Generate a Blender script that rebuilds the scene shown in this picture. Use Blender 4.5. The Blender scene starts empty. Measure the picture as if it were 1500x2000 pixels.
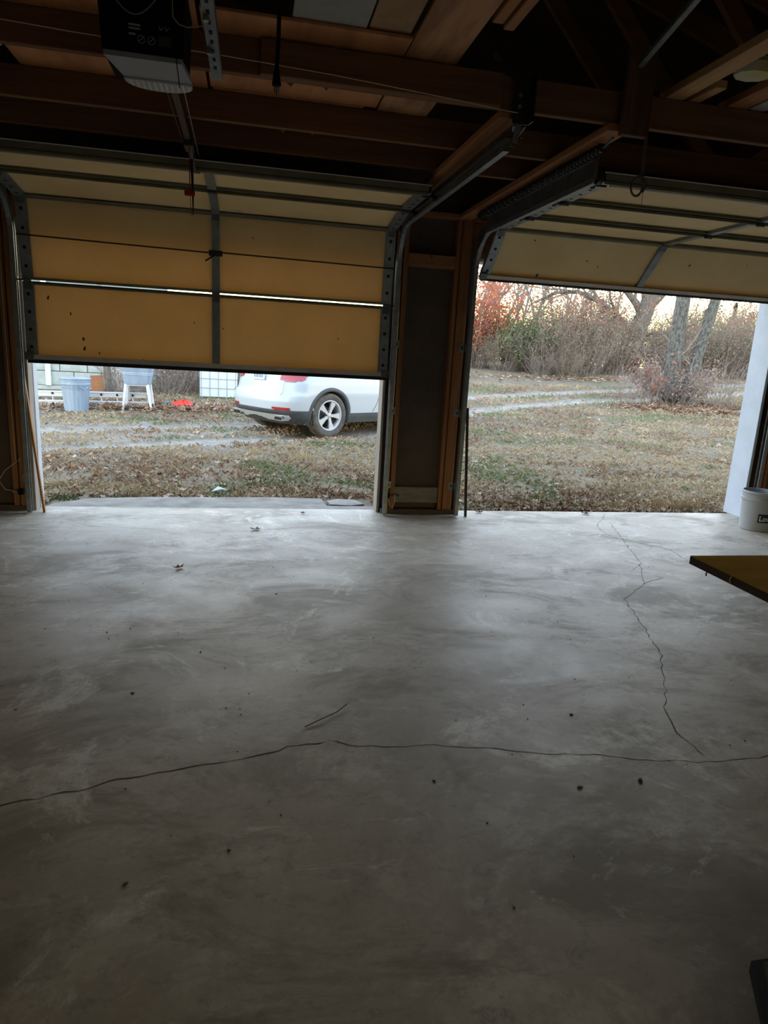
import bpy, bmesh, math, random
from mathutils import Vector, Matrix, noise
R = random.Random(7)
SC = bpy.context.scene
COL = SC.collection
PI = math.pi

# ------------------------------------------------------------------ camera
H = 1.38
def cam_axes(yaw, pitch, roll):
    y, p, r = map(math.radians, (yaw, pitch, roll))
    f = Vector((math.sin(y)*math.cos(p), math.cos(y)*math.cos(p), -math.sin(p)))
    rt = Vector((math.cos(y), -math.sin(y), 0)); up = rt.cross(f)
    return math.cos(r)*rt + math.sin(r)*up, -math.sin(r)*rt + math.cos(r)*up, f
rt, up, fw = cam_axes(11.8, 13.3, 3.3)
cd = bpy.data.cameras.new('camera'); cam = bpy.data.objects.new('camera', cd); COL.objects.link(cam)
cam.matrix_world = Matrix(((rt.x, up.x, -fw.x, 0), (rt.y, up.y, -fw.y, 0), (rt.z, up.z, -fw.z, H), (0, 0, 0, 1)))
cd.sensor_fit = 'VERTICAL'; cd.sensor_height = 36; cd.lens = 1320/2000*36
cd.clip_start = .05; cd.clip_end = 500
SC.camera = cam

# ------------------------------------------------------------------ sky
W = bpy.data.worlds.new('world'); SC.world = W; W.use_nodes = True
nt = W.node_tree; nt.nodes.clear()
out = nt.nodes.new('ShaderNodeOutputWorld'); bg = nt.nodes.new('ShaderNodeBackground')
tc = nt.nodes.new('ShaderNodeTexCoord'); sx = nt.nodes.new('ShaderNodeSeparateXYZ'); rp = nt.nodes.new('ShaderNodeValToRGB')
half = nt.nodes.new('ShaderNodeMath'); half.operation = 'MULTIPLY_ADD'; half.inputs[1].default_value = .5; half.inputs[2].default_value = .5
nt.links.new(tc.outputs['Generated'], sx.inputs[0]); nt.links.new(sx.outputs['Z'], half.inputs[0]); nt.links.new(half.outputs[0], rp.inputs[0])
e = rp.color_ramp.elements
e[0].position = 0.0; e[0].color = (.05, .045, .04, 1)
e[1].position = 1.0; e[1].color = (.22, .31, .42, 1)
for z_, c_ in ((-.02, (.05, .045, .04)), (0., (1.0, .78, .25)), (.06, (1.0, .87, .36)), (.13, (1.0, .93, .66)), (.28, (.80, .90, 1.0)), (.55, (.42, .56, .76))):
    k = e.new(.5+.5*z_); k.color = (*c_, 1)
bg.inputs[1].default_value = 2.7
nt.links.new(rp.outputs[0], bg.inputs[0]); nt.links.new(bg.outputs[0], out.inputs[0])

vs = SC.view_settings
vs.view_transform = 'Standard'; vs.look = 'None'; vs.gamma = 1.0; vs.exposure = 1.25; vs.use_curve_mapping = False
SC.cycles.max_bounces = 10; SC.cycles.diffuse_bounces = 7
SC.cycles.use_denoising = True

# ------------------------------------------------------------------ materials
MATS = {}
def mat(name, col, rough=.8, col2=None, scale=8., detail=5., metal=0., spec=.3, bump=0., bscale=None, stretch=(1,1,1), rough2=None, lo=.35, hi=.65, trans=None, coat=0., tmix=.45):
    if name in MATS: return MATS[name]
    m = bpy.data.materials.new(name); m.use_nodes = True; t = m.node_tree; N = t.nodes; L = t.links
    b = N['Principled BSDF']; b.inputs['Roughness'].default_value = rough; b.inputs['Metallic'].default_value = metal
    b.inputs['Specular IOR Level'].default_value = spec
    if coat: b.inputs['Coat Weight'].default_value = coat; b.inputs['Coat Roughness'].default_value = .08
    b.inputs['Base Color'].default_value = (*col, 1)
    if col2 or bump or rough2 is not None:
        c = N.new('ShaderNodeTexCoord'); mp = N.new('ShaderNodeMapping'); mp.inputs['Scale'].default_value = stretch
        L.new(c.outputs['Object'], mp.inputs[0])
        n = N.new('ShaderNodeTexNoise'); n.inputs['Scale'].default_value = scale; n.inputs['Detail'].default_value = detail; n.inputs['Roughness'].default_value = .62
        L.new(mp.outputs[0], n.inputs['Vector'])
        mr = N.new('ShaderNodeMapRange'); mr.inputs[1].default_value = lo; mr.inputs[2].default_value = hi
        L.new(n.outputs[0], mr.inputs[0])
        if col2:
            mx = N.new('ShaderNodeMix'); mx.data_type = 'RGBA'; mx.inputs[6].default_value = (*col, 1); mx.inputs[7].default_value = (*col2, 1)
            L.new(mr.outputs[0], mx.inputs[0]); L.new(mx.outputs[2], b.inputs['Base Color'])
        if rough2 is not None:
            m2 = N.new('ShaderNodeMapRange'); m2.inputs[1].default_value = lo; m2.inputs[2].default_value = hi
            m2.inputs[3].default_value = rough; m2.inputs[4].default_value = rough2
            L.new(n.outputs[0], m2.inputs[0]); L.new(m2.outputs[0], b.inputs['Roughness'])
        if bump:
            n2 = N.new('ShaderNodeTexNoise'); n2.inputs['Scale'].default_value = bscale or scale*4; n2.inputs['Detail'].default_value = 4
            L.new(mp.outputs[0], n2.inputs['Vector'])
            bp = N.new('ShaderNodeBump'); bp.inputs['Strength'].default_value = bump; bp.inputs['Distance'].default_value = .02
            L.new(n2.outputs[0], bp.inputs['Height']); L.new(bp.outputs[0], b.inputs['Normal'])
    if trans:
        tr = N.new('ShaderNodeBsdfTranslucent'); tr.inputs[0].default_value = (*trans, 1)
        ms = N.new('ShaderNodeMixShader'); ms.inputs[0].default_value = tmix
        o = N['Material Output']; L.new(b.outputs[0], ms.inputs[1]); L.new(tr.outputs[0], ms.inputs[2]); L.new(ms.outputs[0], o.inputs[0])
    MATS[name] = m; return m

def wood(name, c1, c2, axis, rough=.75):
    st = {'x': (.35, 7, 7), 'y': (7, .35, 7), 'z': (7, 7, .35)}[axis]
    return mat(name, c1, rough, c2, scale=3.2, detail=6, stretch=st, bump=.15, bscale=12, spec=.2)

def concrete_floor():
    m = bpy.data.materials.new('worn_concrete'); m.use_nodes = True; t = m.node_tree; N = t.nodes; L = t.links
    b = N['Principled BSDF']; b.inputs['Specular IOR Level'].default_value = .32
    c = N.new('ShaderNodeTexCoord')
    def nz(scale, det=5, ro=.6, st=(1,1,1), dist=0.):
        mp = N.new('ShaderNodeMapping'); mp.inputs['Scale'].default_value = st; L.new(c.outputs['Object'], mp.inputs[0])
        n = N.new('ShaderNodeTexNoise'); n.inputs['Scale'].default_value = scale; n.inputs['Detail'].default_value = det
        n.inputs['Roughness'].default_value = ro; n.inputs['Distortion'].default_value = dist; L.new(mp.outputs[0], n.inputs[0]); return n.outputs[0]
    def rng(v, a, bb, x=0., y=1.):
        r = N.new('ShaderNodeMapRange'); r.inputs[1].default_value = a; r.inputs[2].default_value = bb; r.inputs[3].default_value = x; r.inputs[4].default_value = y
        L.new(v, r.inputs[0]); return r.outputs[0]
    def mix(f, a, bb):
        x = N.new('ShaderNodeMix'); x.data_type = 'RGBA'
        L.new(f, x.inputs[0])
        for i, v in ((6, a), (7, bb)):
            if isinstance(v, tuple): x.inputs[i].default_value = (*v, 1)
            else: L.new(v, x.inputs[i])
        return x.outputs[2]
    big = nz(.85, 6, .65, (1, 1.15, 1), .6); mid = nz(2.4, 9, .74, (1, 1.2, 1), .5); fine = nz(42, 4, .7); streak = nz(1.5, 7, .72, (.85, 1.5, 1), .7); scale_ = nz(1.25, 9, .78, (1, 1.2, 1), 1.2); spk = nz(9, 6, .8, (1, 1.5, 1), .5)
    a = mix(rng(big, .38, .62), (.335, .27, .195), (.50, .43, .345))
    a = mix(rng(mid, .51, .63, 0, .8), a, (.59, .53, .43))
    a = mix(rng(streak, .51, .63, 0, .88), a, (.225, .175, .12))
    a = mix(rng(scale_, .56, .63, 0, .85), a, (.72, .665, .57))
    a = mix(rng(spk, .54, .66, 0, .65), a, (.21, .185, .155))
    a = mix(rng(fine, .3, .7, 0, .35), a, (.25, .225, .19))
    L.new(a, b.inputs['Base Color'])
    L.new(rng(streak, .35, .65, .44, .62), b.inputs['Roughness'])
    bp = N.new('ShaderNodeBump'); bp.inputs['Strength'].default_value = .12; bp.inputs['Distance'].default_value = .006
    L.new(mid, bp.inputs['Height']); L.new(bp.outputs[0], b.inputs['Normal'])
    return m
M_FLOOR = concrete_floor()
M_APRON = mat('weathered_apron', (.27, .245, .215), .9, (.17, .15, .13), scale=5, bump=.3)
M_BLOCKW = mat('pale_block', (.40, .43, .43), .9, (.27, .31, .29), scale=3, bump=.3)
M_CRACK = mat('crack_dark', (.055, .05, .043), .95)
M_CREAM = mat('yellowed_fibreglass', (.90, .71, .38), .6, (.80, .61, .31), scale=2.2, bump=.08, bscale=160, spec=.25, trans=(.66, .45, .19), tmix=.26)
M_SPOT = mat('brown_spot', (.10, .055, .025), .8)
M_DRAIL = mat('door_steel', (.20, .19, .125), .5, (.145, .14, .09), scale=6, spec=.4)
M_DOUT = mat('door_skin_white', (.78, .78, .76), .5)
M_GALV = mat('galvanized', (.25, .27, .28), .45, (.165, .18, .185), scale=14, metal=.55, spec=.5)
M_GALV_D = mat('old_galvanized', (.15, .158, .158), .5, (.09, .095, .095), scale=12, metal=.5)
M_HOLE = mat('punched_hole', (.012, .012, .012), .9)
M_BLACK = mat('black_plastic', (.006, .006, .008), .7, spec=.05)
M_BLKMET = mat('black_metal', (.022, .022, .024), .4, (.035, .03, .028), scale=20, metal=.3)
M_RUBBER = mat('black_rubber', (.018, .018, .018), .8)
M_FIR_X = wood('fir_along_x', (.36, .17, .075), (.22, .10, .045), 'x')
M_FIR_Y = wood('fir_along_y', (.40, .185, .08), (.25, .105, .045), 'y')
M_FIR_Z = wood('fir_along_z', (.34, .155, .065), (.21, .09, .038), 'z')
M_PINE_Y = wood('pine_along_y', (.50, .31, .15), (.40, .22, .10), 'y')
M_PALEWOOD = wood('pale_wood_x', (.36, .29, .20), (.26, .20, .13), 'x')
M_PLY = mat('plywood', (.56, .245, .10), .75, (.35, .15, .065), scale=1.6, detail=6, stretch=(5, .8, 3), bump=.1, spec=.2)
M_PLY2 = mat('plywood_figured', (.45, .24, .12), .75, (.27, .125, .06), scale=1.3, detail=4, stretch=(6, 1, 3), lo=.42, hi=.58)
M_GREYBD = mat('grey_board', (.33, .32, .29), .8, (.27, .26, .24), scale=7)
M_PAPER = mat('kraft_paper', (.36, .22, .11), .7, (.26, .15, .07), scale=6, bump=.6, bscale=14)
M_INSUL = mat('fibreglass', (.55, .52, .44), .95, (.50, .46, .18), scale=9, bump=.5)
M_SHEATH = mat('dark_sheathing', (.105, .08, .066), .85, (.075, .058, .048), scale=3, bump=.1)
M_WALLIN = mat('dark_wall', (.075, .06, .048), .9, (.05, .04, .033), scale=2.5)
M_WALLPALE = mat('pale_wallboard', (.50, .47, .42), .9, (.42, .39, .34), scale=2.5)
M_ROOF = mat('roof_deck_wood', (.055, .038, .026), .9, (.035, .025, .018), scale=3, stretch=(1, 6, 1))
M_JAMBW = mat('white_painted_jamb', (.54, .60, .70), .55, (.48, .54, .63), scale=5)
M_JAMBG = mat('grey_weathered_jamb', (.34, .31, .28), .75, (.24, .21, .185), scale=4, stretch=(4, 4, .5))
M_WHITE = mat('white_plastic', (.75, .75, .74), .5)
M_LENS = mat('lens_white', (.62, .63, .64), .35, trans=(.62, .63, .64))
M_LENSG = mat('lens_grey', (.26, .27, .30), .5)
M_GREY = mat('grey_print', (.30, .30, .30), .8)
M_ROPE = mat('old_rope', (.10, .085, .055), .9)
M_TWINE = mat('pale_twine', (.55, .42, .27), .9)
M_REDP = mat('red_plastic', (.33, .02, .02), .4)
M_TABLE = mat('ochre_tabletop', (.66, .41, .11), .8, (.54, .32, .08), scale=2.5, stretch=(.6, 5, 1), spec=.0)
M_TEDGE = mat('dark_table_edge', (.085, .040, .018), .7, (.05, .025, .012), scale=4, stretch=(1, 1, 8))
M_BUCKET = mat('grey_bucket', (.36, .37, .385), .45, (.31, .32, .335), scale=4)
M_NAVY = mat('navy_print', (.012, .016, .04), .5)
M_LETTER = mat('white_print', (.62, .63, .65), .5)
M_MAT = mat('dark_mat', (.035, .035, .03), .95, (.055, .055, .03), scale=30, bump=.6)

# ------------------------------------------------------------------ mesh helpers
class MB:
    def __init__(s): s.v = []; s.f = []
    def add(s, vs, fs):
        o = len(s.v); s.v += [tuple(p) for p in vs]; s.f += [tuple(i+o for i in f) for f in fs]; return s
    def box(s, x0, x1, y0, y1, z0, z1, ch=0.):
        return s.obox(((x0+x1)/2, (y0+y1)/2, (z0+z1)/2), (x1-x0, y1-y0, z1-z0), None, ch)
    def obox(s, c, d, M=None, ch=0.):
        hx, hy, hz = d[0]/2, d[1]/2, d[2]/2; c = Vector(c)
        if not ch:
            P = [Vector((a*hx, b*hy, g*hz)) for g in (-1, 1) for b in (-1, 1) for a in (-1, 1)]
            F = [(0,2,3,1), (4,5,7,6), (0,1,5,4), (2,6,7,3), (0,4,6,2), (1,3,7,5)]
        else:
            ch = min(ch, hx*.6, hy*.6, hz*.6); bm = bmesh.new(); bmesh.ops.create_cube(bm, size=1)
            for v in bm.verts: v.co = Vector((v.co.x*2*hx, v.co.y*2*hy, v.co.z*2*hz))
            bmesh.ops.bevel(bm, geom=bm.edges[:], offset=ch, segments=1, affect='EDGES'); bm.verts.index_update()
            P = [v.co.copy() for v in bm.verts]; F = [tuple(v.index for v in f.verts) for f in bm.faces]; bm.free()
        if M is not None: P = [M @ p for p in P]
        return s.add([p+c for p in P], F)
    def bar(s, p0, p1, w, h, upv=(0,0,1), ch=0.):
        p0 = Vector(p0); p1 = Vector(p1); d = p1-p0; y = d.normalized(); x = y.cross(Vector(upv)).normalized(); z = x.cross(y)
        M = Matrix((x, y, z)).transposed()
        return s.obox((p0+p1)/2, (w, d.length, h), M, ch)
    def tube(s, pts, r, n=8, closed=False, cap=True):
        pts = [Vector(p) for p in pts]; m = len(pts); rs = r if isinstance(r, (list, tuple)) else [r]*m
        ref = None; V = []
        for i in range(m):
            a = pts[(i-1) % m] if (closed or i > 0) else pts[i]; b = pts[(i+1) % m] if (closed or i < m-1) else pts[i]
            t = (b-a).normalized()
            if ref is None: ref = Vector((0,0,1)) if abs(t.z) < .9 else Vector((1,0,0))
            u = (ref - t*ref.dot(t)).normalized(); w = t.cross(u); ref = u
            V += [pts[i] + (u*math.cos(2*PI*k/n) + w*math.sin(2*PI*k/n))*rs[i] for k in range(n)]
        F = []
        for i in range(m if closed else m-1):
            for k in range(n):
                a = i*n+k; b = i*n+(k+1) % n; c = ((i+1) % m)*n+(k+1) % n; d = ((i+1) % m)*n+k; F.append((a, b, c, d))
        if cap and not closed: F.append(tuple(range(n-1, -1, -1))); F.append(tuple((m-1)*n+k for k in range(n)))
        return s.add(V, F)
    def cyl(s, p0, p1, r, n=12): return s.tube([p0, p1], r, n)
    def lathe(s, prof, n=24, c=(0,0,0), axis='z'):
        V = []; F = []
        for r, z in prof:
            for k in range(n):
                a = 2*PI*k/n; x, y = r*math.cos(a), r*math.sin(a)
                p = {'z': (x, y, z), 'y': (x, z, y), 'x': (z, x, y)}[axis]
                V.append((p[0]+c[0], p[1]+c[1], p[2]+c[2]))
        m = len(prof)
        for i in range(m-1):
            for k in range(n): F.append((i*n+k, i*n+(k+1) % n, (i+1)*n+(k+1) % n, (i+1)*n+k))
        return s.add(V, F)
    def prism(s, poly, z0, z1, f=None):
        # extrude polygon (a,b) from z0 to z1; f maps (a,b,c)->xyz
        f = f or (lambda a, b, c: (a, b, c)); n = len(poly)
        V = [f(a, b, z0) for a, b in poly] + [f(a, b, z1) for a, b in poly]
        F = [tuple(range(n-1, -1, -1)), tuple(range(n, 2*n))] + [(i, (i+1) % n, n+(i+1) % n, n+i) for i in range(n)]
        return s.add(V, F)
    def sweep_yz(s, path, x0, x1, n0, n1):
        # rectangle [x0,x1]x[n0,n1] swept along (y,z) path; n is the normal (-tz, ty)
        m = len(path); V = []
        for i in range(m):
            a = path[max(i-1, 0)]; b = path[min(i+1, m-1)]; ty, tz = b[0]-a[0], b[1]-a[1]; l = math.hypot(ty, tz); ty /= l; tz /= l
            ny, nz = -tz, ty
            for xx, nn in ((x0, n0), (x1, n0), (x1, n1), (x0, n1)): V.append((xx, path[i][0]+ny*nn, path[i][1]+nz*nn))
        F = [(3, 2, 1, 0), tuple((m-1)*4+k for k in range(4))]
        for i in range(m-1):
            for k in range(4): F.append((i*4+k, i*4+(k+1) % 4, (i+1)*4+(k+1) % 4, (i+1)*4+k))
        return s.add(V, F)
    def build(s, name, m, parent=None, smooth=False, world=True, fix=True):
        off = Vector(parent['_o']) if (parent is not None and world and '_o' in parent) else Vector((0,0,0))
        me = bpy.data.meshes.new(name); me.from_pydata([tuple(Vector(p)-off) for p in s.v], [], s.f)
        if fix:
            bm = bmesh.new(); bm.from_mesh(me); bmesh.ops.recalc_face_normals(bm, faces=bm.faces[:]); bm.to_mesh(me); bm.free()
        for mm in (m if isinstance(m, (list, tuple)) else [m]): me.materials.append(mm)
        if smooth:
            for p in me.polygons: p.use_smooth = True
        o = bpy.data.objects.new(name, me); COL.objects.link(o)
        if parent is not None:
            o.parent = parent
            if '_o' in parent: o['_o'] = parent['_o']
        return o
def tag(o, label=None, cat=None, group=None, kind=None):
    for k, v in (('label', label), ('category', cat), ('group', group), ('kind', kind)):
        if v: o[k] = v
    return o
def thing(name, loc, label=None, cat=None, group=None, kind=None, rz=0.):
    o = bpy.data.objects.new(name, None); COL.objects.link(o); o.location = loc; o.rotation_euler = (0, 0, rz); o.empty_display_size = .1
    if not rz: o['_o'] = tuple(loc)
    return tag(o, label, cat, group, kind)
def rooted(mb, name, m, base, **kw):
    # a one-mesh thing whose origin is its base
    o = MB(); o.v = [tuple(Vector(p)-Vector(base)) for p in mb.v]; o.f = mb.f
    ob = o.build(name, m, **kw); ob.location = base; return ob
def copy_tree(o, parent=None):
    c = o.copy(); COL.objects.link(c); c.parent = parent
    for ch in o.children: copy_tree(ch, c)
    return c

# ------------------------------------------------------------------ the terrain's height
def sm(t): t = min(1., max(0., t)); return t*t*(3-2*t)
def gz(x, y): return -.1 + .05*(1-sm((y-5.8)/1.6)) + 1.3*sm((y*.85+x*.25-9.5)/20.)

# ================================================================== THE SETTING
XL, XR, YB, YF = -2.5, 5.6, -2.6, 5.75
floor = MB().box(XL, XR, YB, 5.80, -.14, 0).build('floor', M_FLOOR); tag(floor, 'worn grey concrete garage floor slab with hairline cracks', 'floor', kind='structure')

def crack(pts, w, seed):
    r = random.Random(seed); P = []
    for i in range(len(pts)-1):
        a = Vector((*pts[i], 0)); b = Vector((*pts[i+1], 0)); n = max(2, int((b-a).length/.035)); d = (b-a).normalized(); q = Vector((-d.y, d.x, 0))
        for j in range(n): P.append(a+(b-a)*j/n + q*r.uniform(-.009, .009))
    P.append(Vector((*pts[-1], 0)))
    V = []; F = []
    for i, p in enumerate(P):
        d = (P[min(i+1, len(P)-1)]-P[max(i-1, 0)]).normalized(); q = Vector((-d.y, d.x, 0)); ww = w*r.uniform(.3, 1.15)*(.15 if i in (0, len(P)-1) else 1)
        V += [p+q*ww/2+Vector((0, 0, .0008)), p-q*ww/2+Vector((0, 0, .0008))]
    for i in range(len(P)-1): F.append((2*i, 2*i+1, 2*i+3, 2*i+2))
    MB().add(V, F).build('crack', M_CRACK, floor)
crack([(-1.2,1.90),(-.72,1.94),(-.58,1.96),(-.44,2.01),(-.24,2.06),(-.06,2.09),(.04,2.11),(.15,2.15),(.29,2.17)], .0058, 1)
crack([(.29,2.17),(.49,2.11),(.68,2.11),(.95,2.04),(1.22,1.99),(1.5,1.92),(1.68,1.89),(1.9,1.9),(2.3,1.85)], .0038, 2)
crack([(3.21,5.4),(2.79,4.21),(2.55,3.78),(2.26,3.52),(2.12,3.06),(2.01,2.75),(1.84,2.45),(1.72,2.28),(1.65,2.09),(1.66,1.92)], .0045, 3)
crack([(3.35,5.72),(3.0,5.25),(2.95,4.9),(3.25,4.55),(3.2,4.2)], .005, 4)
crack([(2.79,4.21),(2.62,4.05),(2.78,3.9),(2.55,3.78)], .004, 5)

# concrete apron outside the first opening
ap = MB().prism([(-1.66,5.80),(1.16,5.80),(1.17,6.02),(.72,6.03),(.70,6.33),(.3,6.36),(-.3,6.33),(-.9,6.30),(-1.35,6.22),(-1.6,6.02)], -.16, -.022).build('apron', M_APRON)
tag(ap, 'worn concrete apron slab outside the half-lowered garage door', 'slab', kind='structure')
ap2 = rooted(MB().prism([(.76,6.12),(.95,6.09),(1.09,6.16),(1.02,6.33),(.86,6.37),(.75,6.28)], -.15, -.03), 'paving_fragment', M_APRON, (.92, 6.25, -.1))
tag(ap2, 'broken concrete fragment beside the apron slab and pillar', 'slab')

# front wall: studs, jambs, sheathing, header
wf = thing('wall_front', (1.5, 5.66, 0), 'dark open-stud front wall with two garage door openings', 'wall', kind='structure')
def st(name, x0, x1, z0, z1, m, y0=5.66, y1=5.75, ch=.003): return MB().box(x0, x1, y0, y1, z0, z1, ch).build(name, m, wf)
PIL0, PIL1 = 1.125, 1.85
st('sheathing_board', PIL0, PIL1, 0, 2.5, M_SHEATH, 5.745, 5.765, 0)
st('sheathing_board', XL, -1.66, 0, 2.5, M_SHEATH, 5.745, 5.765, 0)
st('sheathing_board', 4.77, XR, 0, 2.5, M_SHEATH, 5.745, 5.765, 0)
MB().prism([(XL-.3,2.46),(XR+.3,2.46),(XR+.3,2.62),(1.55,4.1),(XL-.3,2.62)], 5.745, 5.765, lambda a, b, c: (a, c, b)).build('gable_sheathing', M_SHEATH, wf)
for x0, x1 in ((1.175, 1.215), (1.225, 1.265), (1.665, 1.70), (1.706, 1.79)): st('stud', x0, x1, .04, 2.5, M_FIR_Z, 5.66 if x0 > 1.7 or x0 < 1.3 else 5.665)
for x0 in (-1.80, -1.75, -2.2, 4.90, 4.95, 5.25): st('stud', x0, x0+.04, .04, 2.5, M_FIR_Z)
st('blocking', 1.265, 1.665, 2.075, 2.175, M_FIR_X, 5.67, 5.745)
st('blocking', 1.265, 1.665, .095, .235, mat('grey_board_wood', (.25, .23, .20), .85, (.16, .14, .12), scale=5, stretch=(1, 5, 5)), 5.69, 5.745)
st('sole_plate', 1.15, 1.85, 0, .04, M_SHEATH, 5.655, 5.745)
st('sole_plate', XL, -1.68, 0, .04, M_SHEATH); st('sole_plate', 4.78, XR, 0, .04, M_SHEATH)
st('jamb', 1.118, 1.14, 0, 2.16, M_JAMBG, 5.70, 5.86); st('jamb', 1.832, 1.855, 0, 2.16, M_FIR_Z, 5.68, 5.86)
st('jamb', -1.665, -1.64, 0, 2.16, M_JAMBG, 5.66, 5.77); st('jamb', -1.665, -1.635, 0, 2.16, M_JAMBW, 5.775, 5.87)
st('jamb', 4.735, 4.765, 0, 2.16, M_JAMBW, 5.62, 5.88); st('stud', 4.767, 4.80, 0, 2.16, M_SHEATH, 5.66, 5.74)
for x0, x1 in ((-1.70, 1.16), (1.80, 4.80)):
    st('head_jamb', x0, x1, 2.155, 2.18, M_JAMBW, 5.70, 5.87)
    st('header', x0, x1, 2.18, 2.46, M_FIR_X, 5.70, 5.744)
st('top_plate', XL, XR, 2.46, 2.50, M_FIR_X, 5.66, 5.745)
# nails and hook on the blocking
MB().tube([(1.46, 5.67, 2.15), (1.45, 5.63, 2.14), (1.44, 5.61, 2.16), (1.445, 5.615, 2.19)], .004, 6).build('hook', M_BLKMET, wf)
for x in (1.42, 1.47, 1.62): MB().cyl((x, 5.67, 2.10), (x-.005, 5.62, 2.105), .0025, 5).build('nail', M_BLKMET, wf)

def wall_hole(name, label, f, a0, a1, z1, holes, gable=None):
    # wall built of piers around its openings (a = along the wall)
    root = thing(name, f(a0, 0, 0), label, 'wall', kind='structure')
    def pier(x0, x1, q0, q1):
        P = [f(x, t, z) for x in (x0, x1) for t in (0, .12) for z in (q0, q1)]
        MB().add(P, [(0,1,3,2), (4,6,7,5), (0,4,5,1), (2,3,7,6), (0,2,6,4), (1,5,7,3)]).build('wall_board', M_WALLPALE, root)
    cur = a0
    for h0, h1, q0, q1 in holes:
        pier(cur, h0, -.05, z1); cur = h1
        if q0 > 0: pier(h0, h1, -.05, q0)
        pier(h0, h1, q1, z1)
        for x in (h0, h1-.04):
            P = [f(x+d, t, z) for d in (0, .04) for t in (-.02, .13) for z in (q0, q1)]
            MB().add(P, [(0,1,3,2), (4,6,7,5), (0,4,5,1), (2,3,7,6), (0,2,6,4), (1,5,7,3)]).build('added_casing', M_JAMBW, root)
    pier(cur, a1, -.05, z1)
    return root
wall_hole('wall_left', 'plain left side wall of the garage', lambda a, t, z: (XL-t, a, z), YB, 5.745, 2.6, [])
wall_hole('wall_right', 'plain right side wall of the garage', lambda a, t, z: (XR+t, a, z), YB, 5.745, 2.6, [])
wb = wall_hole('wall_back', 'plain back wall of the garage with an added low wide opening for daylight', lambda a, t, z: (a, YB-t, z), XL-.1, XR+.1, 2.6, [(-.2, 3.3, 0, 1.0)])  # unseen low opening and its casing, added to let daylight brighten the interior
MB().prism([(XL-.3,2.6),(XR+.3,2.6),(1.55,4.1)], YB-.12, YB, lambda a, b, c: (a, c, b)).build('gable_board', M_WALLPALE, wb)
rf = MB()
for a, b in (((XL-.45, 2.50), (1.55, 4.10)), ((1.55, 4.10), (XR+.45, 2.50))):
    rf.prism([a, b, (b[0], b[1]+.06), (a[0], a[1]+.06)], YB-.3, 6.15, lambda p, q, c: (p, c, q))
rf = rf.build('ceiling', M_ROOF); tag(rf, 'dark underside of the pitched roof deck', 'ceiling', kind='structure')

# ------------------------------------------------------------------ terrain
def poly_dist(x, y, P):
    best = 1e9
    for (ax, ay), (bx, by) in zip(P, P[1:]):
        dx, dy = bx-ax, by-ay; t = max(0, min(1, ((x-ax)*dx+(y-ay)*dy)/(dx*dx+dy*dy))); best = min(best, math.hypot(x-ax-t*dx, y-ay-t*dy))
    return best
RUT1 = [(-14,5.5),(-6,7.9),(-2.6,9.5),(1.36,11.7),(3.4,13.6),(5.5,15.9),(7.4,17.0),(9.45,17.85),(12.5,18.6),(16.5,20.2),(30,24.0)]
RUT2 = [(-14,7.6),(-6,10.0),(-2.9,11.6),(0.34,13.1),(2.4,14.9),(4.3,17.0),(6.2,18.3),(8.5,19.1),(12,20.2),(16,21.9),(30,26.0)]
MIDL = [((a[0]+b[0])/2, (a[1]+b[1])/2) for a, b in zip(RUT1, RUT2)]
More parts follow.
